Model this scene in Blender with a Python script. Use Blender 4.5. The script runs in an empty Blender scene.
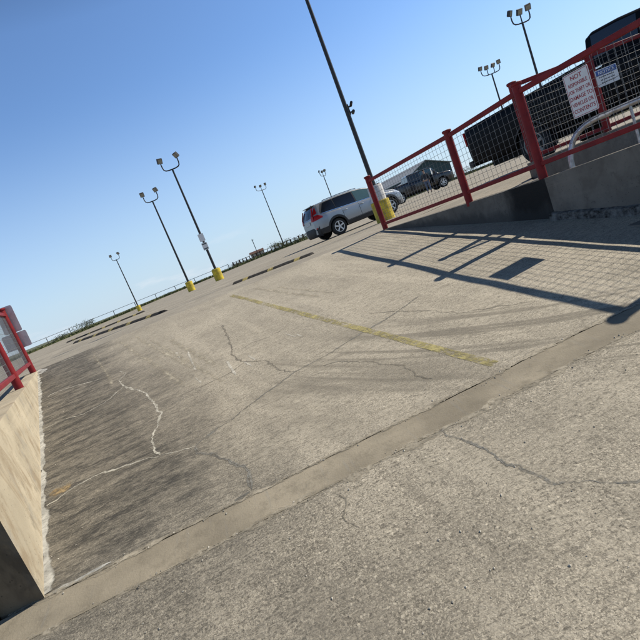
import bpy, bmesh, math, random
import numpy as np
from mathutils import Vector, Matrix, noise

random.seed(11)
S = bpy.context.scene
COL = S.collection
R = math.radians

# ---------------------------------------------------------------- camera, sky, sun, exposure
EYE = 0.42
cam = bpy.data.cameras.new('camera')
cam.sensor_width = 36.0
cam.lens = 36.0 * 481.0 / 640.0
cam.clip_start = 0.05
cam.clip_end = 6000
camo = bpy.data.objects.new('camera', cam)
COL.objects.link(camo)
camo.matrix_world = Matrix.Translation((0, 0, EYE)) @ Matrix.Rotation(R(90 - 9.675), 4, 'X') @ Matrix.Rotation(R(-21.8), 4, 'Z')
S.camera = camo

SUN_AZ, SUN_EL = 69.5, 42.0       # azimuth measured from +Y towards +X
sd = Vector((math.sin(R(SUN_AZ)) * math.cos(R(SUN_EL)), math.cos(R(SUN_AZ)) * math.cos(R(SUN_EL)), math.sin(R(SUN_EL))))
sun = bpy.data.lights.new('sun', 'SUN')
sun.energy = 5.0
sun.angle = R(0.53)
sun.color = (1.0, 0.94, 0.82)
suno = bpy.data.objects.new('sun', sun)
COL.objects.link(suno)
suno.rotation_euler = (-sd).to_track_quat('-Z', 'Y').to_euler()

W = bpy.data.worlds.new('World')
S.world = W
W.use_nodes = True
wn, wl = W.node_tree.nodes, W.node_tree.links
wn.clear()
wo = wn.new('ShaderNodeOutputWorld')
bg = wn.new('ShaderNodeBackground')
bg.inputs['Strength'].default_value = 0.095
sky = wn.new('ShaderNodeTexSky')
sky.sky_type = 'NISHITA'
sky.sun_disc = False
sky.sun_elevation = R(SUN_EL)
sky.sun_rotation = R(SUN_AZ)
sky.altitude = 50
sky.air_density = 1.0
sky.dust_density = 0.05
sky.ozone_density = 1.6
# a few small fair-weather clouds low over the horizon
tc = wn.new('ShaderNodeTexCoord')
mp = wn.new('ShaderNodeMapping')
mp.inputs['Scale'].default_value = (7.0, 7.0, 30.0)
mp.inputs['Location'].default_value = (0.35, 0.1, 0.0)
wl.new(tc.outputs['Generated'], mp.inputs['Vector'])
cn = wn.new('ShaderNodeTexNoise')
cn.inputs['Scale'].default_value = 1.0
cn.inputs['Detail'].default_value = 7
cn.inputs['Roughness'].default_value = 0.6
wl.new(mp.outputs['Vector'], cn.inputs['Vector'])
cr = wn.new('ShaderNodeMapRange')
cr.interpolation_type = 'SMOOTHSTEP'
cr.inputs['From Min'].default_value = 0.54
cr.inputs['From Max'].default_value = 0.70
wl.new(cn.outputs['Fac'], cr.inputs['Value'])
sx = wn.new('ShaderNodeSeparateXYZ')
wl.new(tc.outputs['Generated'], sx.inputs['Vector'])
e1 = wn.new('ShaderNodeMapRange')
e1.inputs['From Min'].default_value = 0.075
e1.inputs['From Max'].default_value = 0.03
wl.new(sx.outputs['Z'], e1.inputs['Value'])
mm = wn.new('ShaderNodeMath')
mm.operation = 'MULTIPLY'
wl.new(cr.outputs['Result'], mm.inputs[0])
wl.new(e1.outputs['Result'], mm.inputs[1])
m2 = wn.new('ShaderNodeMath')
m2.operation = 'MULTIPLY'
m2.inputs[1].default_value = 0.35
wl.new(mm.outputs[0], m2.inputs[0])
# pale summer haze low in the sky, deeper and dimmer blue overhead
hz = wn.new('ShaderNodeMapRange')
hz.interpolation_type = 'SMOOTHSTEP'
hz.inputs['From Min'].default_value = 0.38
hz.inputs['From Max'].default_value = -0.08
hz.inputs['To Max'].default_value = 0.92
wl.new(sx.outputs['Z'], hz.inputs['Value'])
zen = wn.new('ShaderNodeMapRange')
zen.inputs['From Min'].default_value = 0.46
zen.inputs['From Max'].default_value = 0.72
zen.inputs['To Min'].default_value = 1.4
zen.inputs['To Max'].default_value = 0.12
wl.new(sx.outputs['Z'], zen.inputs['Value'])
dim = wn.new('ShaderNodeMixRGB')
dim.blend_type = 'MULTIPLY'
dim.inputs['Fac'].default_value = 1.0
wl.new(sky.outputs['Color'], dim.inputs['Color1'])
wl.new(zen.outputs['Result'], dim.inputs['Color2'])
tint = wn.new('ShaderNodeMixRGB')
tint.blend_type = 'MULTIPLY'
tint.inputs['Fac'].default_value = 1.0
tint.inputs['Color2'].default_value = (0.80, 0.96, 1.16, 1)
wl.new(dim.outputs['Color'], tint.inputs['Color1'])
hmix = wn.new('ShaderNodeMixRGB')
hmix.inputs['Color2'].default_value = (5.2, 6.65, 8.3, 1)
wl.new(hz.outputs['Result'], hmix.inputs['Fac'])
wl.new(tint.outputs['Color'], hmix.inputs['Color1'])
mixc = wn.new('ShaderNodeMixRGB')
mixc.inputs['Color2'].default_value = (8.6, 8.9, 9.4, 1)
wl.new(m2.outputs[0], mixc.inputs['Fac'])
wl.new(hmix.outputs['Color'], mixc.inputs['Color1'])
wl.new(mixc.outputs['Color'], bg.inputs['Color'])
wl.new(bg.outputs['Background'], wo.inputs['Surface'])

S.view_settings.view_transform = 'Standard'
S.view_settings.look = 'None'
S.view_settings.gamma = 1
S.view_settings.use_curve_mapping = False
S.view_settings.exposure = 0.10


# ---------------------------------------------------------------- materials
def mat(name, c, rough=0.7, metal=0.0, var=0.12, scale=6.0, bump=0.0, bscale=40.0, spec=0.5, coat=0.0, c2=None, stretch=None):
    m = bpy.data.materials.new(name)
    m.use_nodes = True
    n, l = m.node_tree.nodes, m.node_tree.links
    b = n['Principled BSDF']
    b.inputs['Roughness'].default_value = rough
    b.inputs['Metallic'].default_value = metal
    b.inputs['Specular IOR Level'].default_value = spec
    b.inputs['Coat Weight'].default_value = coat
    g = n.new('ShaderNodeTexCoord')
    vec = g.outputs['Object']
    if stretch:
        q = n.new('ShaderNodeMapping')
        q.inputs['Scale'].default_value = stretch
        l.new(vec, q.inputs['Vector'])
        vec = q.outputs['Vector']
    t = n.new('ShaderNodeTexNoise')
    t.inputs['Scale'].default_value = scale
    t.inputs['Detail'].default_value = 6
    t.inputs['Roughness'].default_value = 0.65
    l.new(vec, t.inputs['Vector'])
    r = n.new('ShaderNodeValToRGB')
    lo = [max(0, v * (1 - var)) for v in c]
    hi = [min(1, v * (1 + var)) for v in (c2 or c)]
    r.color_ramp.elements[0].color = (*lo, 1)
    r.color_ramp.elements[1].color = (*hi, 1)
    r.color_ramp.elements[0].position = 0.35
    r.color_ramp.elements[1].position = 0.65
    l.new(t.outputs['Fac'], r.inputs['Fac'])
    l.new(r.outputs['Color'], b.inputs['Base Color'])
    if bump:
        t2 = n.new('ShaderNodeTexNoise')
        t2.inputs['Scale'].default_value = bscale
        t2.inputs['Detail'].default_value = 5
        l.new(vec, t2.inputs['Vector'])
        bp = n.new('ShaderNodeBump')
        bp.inputs['Strength'].default_value = bump
        bp.inputs['Distance'].default_value = 0.02
        l.new(t2.outputs['Fac'], bp.inputs['Height'])
        l.new(bp.outputs['Normal'], b.inputs['Normal'])
    return m


class NT:
    """small node helper for the concrete"""
    def __init__(self, name):
        self.m = bpy.data.materials.new(name)
        self.m.use_nodes = True
        self.n, self.l = self.m.node_tree.nodes, self.m.node_tree.links
        self.b = self.n['Principled BSDF']
        self.pos = self.n.new('ShaderNodeNewGeometry').outputs['Position']

    def mapping(self, scale=(1, 1, 1), rot=0.0, loc=(0, 0, 0)):
        a = self.n.new('ShaderNodeMapping')
        a.inputs['Rotation'].default_value = (0, 0, rot)
        q = self.n.new('ShaderNodeMapping')
        q.inputs['Scale'].default_value = scale
        q.inputs['Location'].default_value = loc
        self.l.new(self.pos, a.inputs['Vector'])
        self.l.new(a.outputs['Vector'], q.inputs['Vector'])
        return q.outputs['Vector']

    def noise(self, scale, detail=5, rough=0.6, vec=None, dist=0.0):
        t = self.n.new('ShaderNodeTexNoise')
        t.inputs['Scale'].default_value = scale
        t.inputs['Detail'].default_value = detail
        t.inputs['Roughness'].default_value = rough
        t.inputs['Distortion'].default_value = dist
        self.l.new(vec or self.pos, t.inputs['Vector'])
        return t.outputs['Fac']

    def rng(self, v, a, b, c=0.0, d=1.0, smooth=True):
        t = self.n.new('ShaderNodeMapRange')
        if smooth:
            t.interpolation_type = 'SMOOTHSTEP'
        for i, x in zip(('From Min', 'From Max', 'To Min', 'To Max'), (a, b, c, d)):
            t.inputs[i].default_value = x
        self.l.new(v, t.inputs['Value'])
        return t.outputs['Result']

    def math(self, op, a, b=None):
        t = self.n.new('ShaderNodeMath')
        t.operation = op
        for i, x in enumerate((a, b)):
            if x is None:
                continue
            if isinstance(x, (int, float)):
                t.inputs[i].default_value = x
            else:
                self.l.new(x, t.inputs[i])
        return t.outputs[0]

    def mix(self, fac, a, b, mode='MIX'):
        t = self.n.new('ShaderNodeMixRGB')
        t.blend_type = mode
        for k, x in (('Fac', fac), ('Color1', a), ('Color2', b)):
            if isinstance(x, (int, float)):
                t.inputs[k].default_value = x
            elif isinstance(x, tuple):
                t.inputs[k].default_value = (*x, 1)
            else:
                self.l.new(x, t.inputs[k])
        return t.outputs['Color']

    def xyz(self):
        t = self.n.new('ShaderNodeSeparateXYZ')
        self.l.new(self.pos, t.inputs['Vector'])
        return t.outputs

    def done(self, col, height=None, dist=0.01, strength=0.6, rough=0.9):
        self.l.new(col, self.b.inputs['Base Color'])
        self.b.inputs['Roughness'].default_value = rough
        self.b.inputs['Specular IOR Level'].default_value = 0.25
        if height is not None:
            bp = self.n.new('ShaderNodeBump')
            bp.inputs['Strength'].default_value = strength
            bp.inputs['Distance'].default_value = dist
            self.l.new(height, bp.inputs['Height'])
            self.l.new(bp.outputs['Normal'], self.b.inputs['Normal'])
        return self.m


STRIP_ANG = math.atan(0.1688)


def concrete(name, base, aggregate=0.5, dirt=True, coarse=False, deck=False):
    k = NT(name)
    big = k.noise(0.55, 4, 0.6, dist=0.4)
    midn = k.noise(2.7, 6, 0.65)
    fine = k.noise(24, 6, 0.75)
    grit = k.noise(120, 3, 0.7)
    stri = k.noise(1.0, 6, 0.75, vec=k.mapping((2.6, 34, 1), -STRIP_ANG))
    tracks = k.noise(1.0, 4, 0.6, vec=k.mapping((2.6, 0.22, 1), R(-22)))
    d = tuple(v * 0.62 for v in base)
    h = tuple(min(1, v * 1.28) for v in base)
    col = k.mix(k.rng(big, 0.32, 0.68), tuple(v * 0.80 for v in base), tuple(v * 1.16 for v in base))
    col = k.mix(k.math('MULTIPLY', k.rng(midn, 0.48, 0.70), 0.65), col, d)
    col = k.mix(k.math('MULTIPLY', k.rng(midn, 0.44, 0.30), 0.35), col, h)
    col = k.mix(k.math('MULTIPLY', k.rng(stri, 0.46, 0.66), 0.70), col, d)
    col = k.mix(k.math('MULTIPLY', k.rng(tracks, 0.52, 0.66), 0.60), col, h)
    tr2 = k.noise(1.0, 4, 0.65, vec=k.mapping((9, 0.5, 1), R(-30), (4, 2, 0)))
    col = k.mix(k.math('MULTIPLY', k.math('MULTIPLY', k.rng(tr2, 0.58, 0.72), k.rng(big, 0.40, 0.62)), 0.55), col, h)
    col = k.mix(k.math('MULTIPLY', k.rng(fine, 0.52, 0.68), 0.70), col, tuple(v * 0.42 for v in base))
    col = k.mix(k.math('MULTIPLY', k.rng(fine, 0.46, 0.30), 0.60), col, h)
    fl = k.noise(1.0, 5, 0.7, vec=k.mapping((22, 75, 1), -STRIP_ANG))
    col = k.mix(k.math('MULTIPLY', k.rng(fl, 0.53, 0.62), 0.80), col, tuple(v * 0.40 for v in base))
    col = k.mix(k.math('MULTIPLY', k.rng(fl, 0.44, 0.34), 0.60), col, tuple(min(1, v * 1.42) for v in base))
    # exposed aggregate: pale and dark stone chips, with small pits between them
    vo = k.n.new('ShaderNodeTexVoronoi')
    vo.inputs['Scale'].default_value = 95 if not coarse else 66
    wv = k.n.new('ShaderNodeVectorMath')
    wv.operation = 'MULTIPLY_ADD'
    nc = k.n.new('ShaderNodeTexNoise')
    nc.inputs['Scale'].default_value = 55
    nc.inputs['Detail'].default_value = 3
    k.l.new(k.pos, nc.inputs['Vector'])
    k.l.new(nc.outputs['Color'], wv.inputs[0])
    wv.inputs[1].default_value = (0.022, 0.022, 0.022)
    k.l.new(k.pos, wv.inputs[2])
    k.l.new(wv.outputs[0], vo.inputs['Vector'])
    sp = k.n.new('ShaderNodeSeparateColor')
    k.l.new(vo.outputs['Color'], sp.inputs['Color'])
    inside = k.rng(vo.outputs['Distance'], 0.62, 0.30)
    # every grain its own brightness
    vg = k.n.new('ShaderNodeTexVoronoi')
    vg.inputs['Scale'].default_value = 205 if coarse else 200
    k.l.new(wv.outputs[0], vg.inputs['Vector'])
    sg = k.n.new('ShaderNodeSeparateColor')
    k.l.new(vg.outputs['Color'], sg.inputs['Color'])
    gam = k.math('MULTIPLY', k.rng(k.noise(1.9, 5, 0.65), 0.32, 0.64, 0.35, 1.0), 0.80 if coarse else 0.75)
    col = k.mix(k.math('MULTIPLY', k.rng(sg.outputs['Red'], 0.45, 1.0), gam), col, tuple(v * 0.42 for v in base))
    col = k.mix(k.math('MULTIPLY', k.rng(sg.outputs['Blue'], 0.55, 1.0), gam), col, tuple(min(1, v * 1.55) for v in base))
    pale = k.math('MULTIPLY', k.rng(sp.outputs['Red'], 0.80, 0.97), inside)
    dark = k.math('MULTIPLY', k.rng(sp.outputs['Green'], 0.78, 0.95), inside)
    zone = k.rng(k.noise(1.3, 4, 0.6), 0.36, 0.60, 0.25, 1.0)
    if coarse:
        zone = k.rng(k.noise(1.6, 5, 0.65), 0.34, 0.58, 0.35, 1.0)
    pits = k.noise(75 if coarse else 90, 5, 0.72)
    col = k.mix(k.math('MULTIPLY', k.math('MULTIPLY', pale, zone), aggregate), col, tuple(min(1, v * 1.6) for v in base))
    col = k.mix(k.math('MULTIPLY', k.math('MULTIPLY', dark, zone), aggregate * 1.0), col, tuple(v * 0.34 for v in base))
    col = k.mix(k.math('MULTIPLY', k.math('MULTIPLY', k.rng(pits, 0.46, 0.34), zone), 0.85 if coarse else 0.6), col, tuple(v * 0.22 for v in base))
    # soot spots / oil drips
    vs = k.n.new('ShaderNodeTexVoronoi')
    vs.inputs['Scale'].default_value = 3.0
    vs.inputs['Randomness'].default_value = 1
    k.l.new(k.mapping((1, 1.4, 1)), vs.inputs['Vector'])
    col = k.mix(k.math('MULTIPLY', k.rng(k.math('ADD', vs.outputs['Distance'], k.math('MULTIPLY', k.math('SUBTRACT', fine, 0.5), 0.06)), 0.075, 0.035), 0.65), col, tuple(v * 0.4 for v in base))
    if dirt:
        X, Y, Z = k.xyz()[0:3]
        # black grime band running down beside the left ramp wall, fading across the slab
        dl = k.math('ADD', k.math('MULTIPLY', k.math('ADD', X, k.math('MULTIPLY', k.math('SUBTRACT', Y, 2.384), 0.496)), 0.896), 1.71)
        wob = k.math('MULTIPLY', k.math('SUBTRACT', k.noise(0.9, 6, 0.7), 0.5), 2.6)
        band = k.rng(k.math('ADD', dl, wob), 1.9, 0.40)
        fray = k.rng(k.noise(1.0, 6, 0.75, vec=k.mapping((3.4, 11, 1), -STRIP_ANG)), 0.36, 0.62, 0.58, 1.0)
        gate = k.rng(Y, 1.5, 3.0, 0.45, 1.0)
        col = k.mix(k.math('MULTIPLY', k.math('MULTIPLY', k.math('MULTIPLY', band, fray), gate), k.rng(fl, 0.36, 0.56, 0.72, 0.97)), col, (0.050, 0.047, 0.042))
        # sweeping tyre arcs round a far centre
        rad = k.math('SQRT', k.math('ADD', k.math('POWER', k.math('SUBTRACT', X, 5.2), 2.0), k.math('POWER', k.math('SUBTRACT', Y, 9.0), 2.0)))
        rv = k.n.new('ShaderNodeCombineXYZ')
        k.l.new(k.math('MULTIPLY', rad, 7.0), rv.inputs[0])
        k.l.new(k.math('MULTIPLY', X, 0.35), rv.inputs[1])
        rings = k.noise(1.0, 4, 0.65, vec=rv.outputs[0])
        zone_r = k.math('MULTIPLY', k.math('MULTIPLY', k.rng(rad, 5.9, 6.6), k.rng(rad, 8.1, 7.2)), k.rng(Y, 4.9, 3.9))
        col = k.mix(k.math('MULTIPLY', k.math('MULTIPLY', k.rng(rings, 0.47, 0.60), zone_r), 0.68), col, tuple(v * 0.40 for v in base))
        # tyre scuffs across the middle of the slab
        arc = k.noise(1.0, 4, 0.6, vec=k.mapping((0.9, 3.2, 1), R(38), (3.1, 1.7, 0)))
        cx = k.math('ADD', k.math('POWER', k.math('SUBTRACT', X, 0.15), 2.0), k.math('POWER', k.math('MULTIPLY', k.math('SUBTRACT', Y, 3.75), 1.0), 2.0))
        near = k.rng(cx, 1.6, 0.1)
        col = k.mix(k.math('MULTIPLY', k.math('MULTIPLY', k.rng(arc, 0.42, 0.62), near), 0.55), col, tuple(v * 0.42 for v in base))
    if deck:
        lanes = k.noise(1.0, 3, 0.5, vec=k.mapping((0.10, 1.1, 1), R(-14)))
        col = k.mix(k.math('MULTIPLY', k.rng(lanes, 0.50, 0.66), 0.40), col, tuple(v * 0.6 for v in base))
        col = k.mix(k.math('MULTIPLY', k.rng(lanes, 0.44, 0.33), 0.35), col, h)
    hgt = k.math('ADD', k.math('MULTIPLY', fine, 0.5), k.math('ADD', k.math('MULTIPLY', pits, 0.7), k.math('MULTIPLY', pale, 0.12)))
    hgt = k.math('ADD', hgt, k.math('MULTIPLY', stri, 0.4))
    return k.done(col, hgt, 0.009 if not coarse else 0.013, 0.6)


CONC = (0.425, 0.374, 0.292)
M = {}
M['ramp'] = concrete('ramp_concrete', CONC, 0.55)
M['apron'] = concrete('apron_concrete', tuple(v * 0.97 for v in CONC), 0.8, dirt=True, coarse=True)
M['deck'] = concrete('deck_concrete', (0.350, 0.308, 0.243), 0.35, dirt=False, deck=True)


def band_mat():
    k = NT('band_concrete')
    base = (0.305, 0.262, 0.195)
    f = k.noise(9, 6, 0.7)
    g = k.noise(90, 3, 0.6)
    b = k.noise(1.2, 5, 0.6)
    s = k.noise(1.0, 4, 0.6, vec=k.mapping((30, 3, 1), -STRIP_ANG))
    col = k.mix(k.rng(b, 0.35, 0.65), tuple(v * 0.74 for v in base), tuple(v * 1.15 for v in base))
    col = k.mix(k.math('MULTIPLY', k.rng(f, 0.48, 0.7), 0.6), col, tuple(v * 0.6 for v in base))
    col = k.mix(k.math('MULTIPLY', k.rng(s, 0.56, 0.75), 0.25), col, (0.24, 0.235, 0.22))
    col = k.mix(k.math('MULTIPLY', k.rng(g, 0.6, 0.72), 0.35), col, tuple(v * 0.5 for v in base))
    return k.done(col, k.math('ADD', k.math('MULTIPLY', f, 0.5), g), 0.004, 0.5)


M['band'] = band_mat()
M['joint'] = mat('joint_filler', (0.030, 0.028, 0.025), 0.95, var=0.4, scale=20)
def film(name, c, core_dark=None, wear=0.0, freq=38.0, edge=(0.30, 0.62), amp=1.0, dk=0.55):
    """thin film lying on the slab (sealant, paint) with a ragged, broken outline"""
    k = NT(name)
    at = k.n.new('ShaderNodeAttribute')
    at.attribute_name = 'core'
    core = at.outputs['Fac']
    n1 = k.noise(freq, 5, 0.7)
    n2 = k.noise(freq * 0.22, 4, 0.6)
    n3 = k.noise(4.0, 5, 0.7)
    col = k.mix(k.rng(n2, 0.32, 0.68), tuple(v * 0.72 for v in c), tuple(min(1, v * 1.18) for v in c))
    col = k.mix(k.math('MULTIPLY', k.rng(n1, 0.52, 0.72), 0.5), col, tuple(v * 0.55 for v in c))
    if core_dark:
        col = k.mix(k.math('MULTIPLY', k.rng(k.math('ADD', core, k.math('MULTIPLY', k.math('SUBTRACT', n1, 0.5), 0.5)), 0.80, 0.97), dk), col, core_dark)
    v = k.math('ADD', core, k.math('MULTIPLY', k.math('SUBTRACT', n1, 0.5), amp))
    v = k.math('ADD', v, k.math('MULTIPLY', k.math('SUBTRACT', n2, 0.5), amp * 0.8))
    al = k.rng(v, edge[0], edge[1])
    if wear:
        al = k.math('MULTIPLY', al, k.rng(k.math('ADD', k.math('MULTIPLY', n1, 0.6), k.math('MULTIPLY', n3, 0.5)), 0.66, 0.46, 1 - wear, 1.0))
    k.done(col, n1, 0.001, 0.2, 0.9)
    k.l.new(al, k.b.inputs['Alpha'])
    return k.m


M['crack'] = film('grey_crack_seal', (0.245, 0.232, 0.202), (0.08, 0.071, 0.058), wear=0.85, amp=1.2, dk=0.7)
M['crack_thin'] = film('hairline_crack', (0.265, 0.238, 0.190), (0.09, 0.078, 0.063), wear=0.9, amp=1.3, dk=0.7)
M['white_crack'] = film('white_crack_sealant', (0.58, 0.545, 0.46), wear=0.6, amp=1.2)
M['scratch'] = film('white_scratch', (0.55, 0.51, 0.43), amp=0.8, wear=0.4)
M['caulk'] = film('wall_caulk', (0.50, 0.485, 0.44), freq=34, amp=0.5, wear=0.35)


M['yellow_line'] = film('worn_yellow_paint', (0.385, 0.33, 0.145), wear=0.97, freq=30, amp=0.7)


def wall_mat(name, base, streak, stains=False):
    k = NT(name)
    b = k.noise(1.4, 5, 0.65)
    f = k.noise(14, 6, 0.7)
    g = k.noise(70, 3, 0.6)
    st = k.noise(1.0, 4, 0.6, vec=k.mapping((3.4, 3.4, 1.5)), dist=1.2)
    bl2 = k.noise(2.6, 6, 0.75)
    vp = k.n.new('ShaderNodeTexVoronoi')
    vp.inputs['Scale'].default_value = 26
    k.l.new(k.pos, vp.inputs['Vector'])
    bd = k.noise(1.0, 3, 0.5, vec=k.mapping((0.4, 0.4, 9)))
    col = k.mix(k.rng(b, 0.3, 0.7), tuple(v * 0.82 for v in base), tuple(min(1, v * 1.12) for v in base))
    col = k.mix(k.math('MULTIPLY', k.rng(st, 0.50, 0.68), 0.60), col, streak)
    col = k.mix(k.math('MULTIPLY', k.rng(bd, 0.55, 0.68), 0.25), col, tuple(min(1, v * 1.3) for v in base))
    col = k.mix(k.math('MULTIPLY', k.rng(vp.outputs['Distance'], 0.16, 0.08), 0.7), col, tuple(v * 0.3 for v in base))
    col = k.mix(k.math('MULTIPLY', k.rng(bl2, 0.50, 0.68), 0.60), col, streak)
    gm = k.noise(3.7, 6, 0.75, vec=k.mapping((1, 1, 0.6), 0, (5, 9, 2)))
    col = k.mix(k.math('MULTIPLY', k.rng(gm, 0.53, 0.68), 0.55), col, (base[2] * 0.85, base[2] * 0.80, base[2] * 0.70))
    chip = k.noise(5.5, 6, 0.75)
    col = k.mix(k.math('MULTIPLY', k.rng(chip, 0.60, 0.66), 0.5), col, tuple(v * 0.5 for v in base))
    col = k.mix(k.math('MULTIPLY', k.rng(f, 0.52, 0.72), 0.4), col, tuple(v * 0.6 for v in base))
    if stains:
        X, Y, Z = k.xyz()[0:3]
        w = k.math('MULTIPLY', k.math('SUBTRACT', k.noise(4.0, 5, 0.7, vec=k.mapping((1, 1, 0.35))), 0.5), 0.55)
        q = k.math('ABSOLUTE', k.math('ADD', k.math('SUBTRACT', Y, 5.95), w))
        col = k.mix(k.math('MULTIPLY', k.rng(q, 0.52, 0.20), 0.93), col, (0.012, 0.012, 0.012))
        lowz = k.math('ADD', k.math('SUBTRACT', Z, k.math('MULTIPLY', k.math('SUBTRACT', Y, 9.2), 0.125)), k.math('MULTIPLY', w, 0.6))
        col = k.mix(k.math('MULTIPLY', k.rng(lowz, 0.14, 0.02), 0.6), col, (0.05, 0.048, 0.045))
    return k.done(col, k.math('ADD', f, k.math('MULTIPLY', g, 0.5)), 0.006, 0.5)


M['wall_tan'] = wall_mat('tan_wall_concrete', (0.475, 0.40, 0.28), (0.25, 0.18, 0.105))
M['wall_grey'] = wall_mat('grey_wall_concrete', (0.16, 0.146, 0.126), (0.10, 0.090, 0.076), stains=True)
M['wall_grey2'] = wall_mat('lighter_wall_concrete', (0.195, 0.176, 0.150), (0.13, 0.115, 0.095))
M['footing'] = mat('mossy_footing', (0.060, 0.056, 0.050), 0.95, var=0.8, scale=16, bump=1.0, bscale=25, c2=(0.12, 0.115, 0.105))
def red_paint():
    k = NT('red_railing_paint')
    a, b2, c_ = k.noise(5, 5, 0.65), k.noise(38, 6, 0.75), k.noise(3.1, 4, 0.6, vec=k.mapping((1, 1, 0.4), 0, (7, 3, 1)))
    col = k.mix(k.rng(a, 0.3, 0.7), (0.150, 0.009, 0.012), (0.245, 0.014, 0.016))
    col = k.mix(k.math('MULTIPLY', k.rng(c_, 0.52, 0.72), 0.45), col, (0.26, 0.040, 0.038))
    ch = k.math('ADD', k.math('MULTIPLY', b2, 0.75), k.math('MULTIPLY', a, 0.35))
    col = k.mix(k.rng(ch, 0.645, 0.675), col, (0.075, 0.030, 0.018))
    k.done(col, b2, 0.002, 0.25, 0.55)
    return k.m


M['red'] = red_paint()
M['wire'] = mat('galvanised_wire', (0.20, 0.195, 0.19), 0.5, metal=0.5, var=0.25)
M['galv'] = mat('galvanised_pipe', (0.46, 0.47, 0.48), 0.42, metal=0.85, var=0.3, scale=14, bump=0.1)
M['sign_white'] = mat('sign_white', (0.74, 0.73, 0.72), 0.5, var=0.05, scale=12)
M['sign_red'] = mat('sign_red_ink', (0.36, 0.03, 0.045), 0.5, var=0.1)
M['sign_blue'] = mat('sign_blue', (0.035, 0.10, 0.34), 0.5, var=0.1)
M['sign_black'] = mat('sign_black_ink', (0.05, 0.05, 0.06), 0.5, var=0.1)
M['sign_back'] = mat('bare_aluminium', (0.66, 0.60, 0.60), 0.65, metal=0.0, var=0.12, scale=10)
M['pole'] = mat('bronze_pole_paint', (0.022, 0.019, 0.018), 0.5, var=0.3)
M['pole_head'] = mat('floodlight_housing', (0.045, 0.04, 0.036), 0.5, var=0.2)
M['lens'] = mat('floodlight_glass', (0.25, 0.24, 0.20), 0.3, var=0.1, scale=30)
M['base_yellow'] = mat('safety_yellow_paint', (0.42, 0.32, 0.05), 0.75, var=0.22, scale=4.5, bump=0.15, c2=(0.62, 0.46, 0.03))
M['base_white'] = mat('pale_concrete_base', (0.60, 0.58, 0.55), 0.75, var=0.12, scale=5, bump=0.15)
M['rubber'] = mat('black_rubber', (0.050, 0.046, 0.042), 0.95, var=0.35, scale=12, bump=0.2, spec=0.1)
M['bump_yellow'] = mat('rubber_yellow_stripe', (0.16, 0.125, 0.05), 0.85, var=0.5, scale=22, c2=(0.42, 0.33, 0.11))
M['grass'] = mat('grass', (0.060, 0.082, 0.022), 0.9, var=0.4, scale=0.6, c2=(0.12, 0.125, 0.045))
M['grass_dark'] = mat('shrub_leaf', (0.038, 0.055, 0.020), 0.9, var=0.4, scale=1.5, c2=(0.075, 0.085, 0.035))
M['field'] = mat('far_field', (0.10, 0.105, 0.055), 1.0, var=0.3, scale=0.02)
M['bark'] = mat('twig_bark', (0.08, 0.06, 0.04), 0.9)
M['fence_grey'] = mat('weathered_pipe', (0.085, 0.082, 0.08), 0.7, var=0.2)
M['picket'] = mat('rusty_picket', (0.10, 0.048, 0.034), 0.85, var=0.35, scale=3)
M['silver'] = mat('silver_car_paint', (0.29, 0.305, 0.32), 0.35, metal=0.5, var=0.02, coat=0.35)
M['black_car'] = mat('black_car_paint', (0.010, 0.011, 0.014), 0.28, var=0.1, coat=0.7)
M['navy_car'] = mat('dark_truck_paint', (0.0022, 0.0024, 0.0036), 0.42, var=0.1, coat=0.0, spec=0.10)
M['trim'] = mat('black_trim', (0.020, 0.020, 0.021), 0.65, var=0.15)
M['gap'] = mat('panel_gap', (0.006, 0.006, 0.006), 0.9)
M['under'] = mat('underbody', (0.008, 0.008, 0.008), 0.95)
M['glass'] = mat('tinted_glass', (0.010, 0.012, 0.016), 0.06, var=0.05, spec=0.6)
M['glass_teal'] = mat('green_tint_glass', (0.075, 0.135, 0.14), 0.06, var=0.05, spec=0.6)
M['tail'] = mat('red_lamp', (0.36, 0.006, 0.006), 0.35, var=0.12, scale=25, coat=0.0, spec=0.3)
M['tyre'] = mat('tyre_rubber', (0.014, 0.014, 0.014), 0.85, var=0.2, bump=0.2)
M['alloy'] = mat('alloy_rim', (0.50, 0.51, 0.53), 0.32, metal=0.8, var=0.05)
M['chrome'] = mat('chrome', (0.62, 0.63, 0.65), 0.18, metal=1.0, var=0.03)
M['steel'] = mat('dull_steel_rim', (0.16, 0.165, 0.17), 0.4, metal=0.7, var=0.1)
M['plate'] = mat('number_plate', (0.55, 0.57, 0.58), 0.5, var=0.1, scale=30)
M['grey_truck'] = mat('pale_bonnet_paint', (0.25, 0.26, 0.27), 0.3, metal=0.5, var=0.04, coat=0.5)
M['teal_wall'] = mat('dark_teal_metal_wall', (0.055, 0.085, 0.085), 0.7, var=0.15, scale=1.5)
M['metal_roof'] = mat('pale_metal_roof', (0.40, 0.39, 0.36), 0.5, metal=0.2, var=0.12, scale=1.2)
M['beige'] = mat('beige_shed_wall', (0.50, 0.42, 0.33), 0.8, var=0.1)
M['skin'] = mat('skin', (0.42, 0.25, 0.17), 0.6, var=0.08)
M['shirt'] = mat('dark_shirt', (0.035, 0.038, 0.046), 0.9, var=0.25, scale=14)
M['jeans'] = mat('blue_jeans', (0.075, 0.105, 0.175), 0.9, var=0.25, scale=14)
M['hair'] = mat('dark_hair', (0.012, 0.009, 0.007), 0.8)
M['shoe'] = mat('dark_shoes', (0.02, 0.018, 0.016), 0.7)


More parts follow.
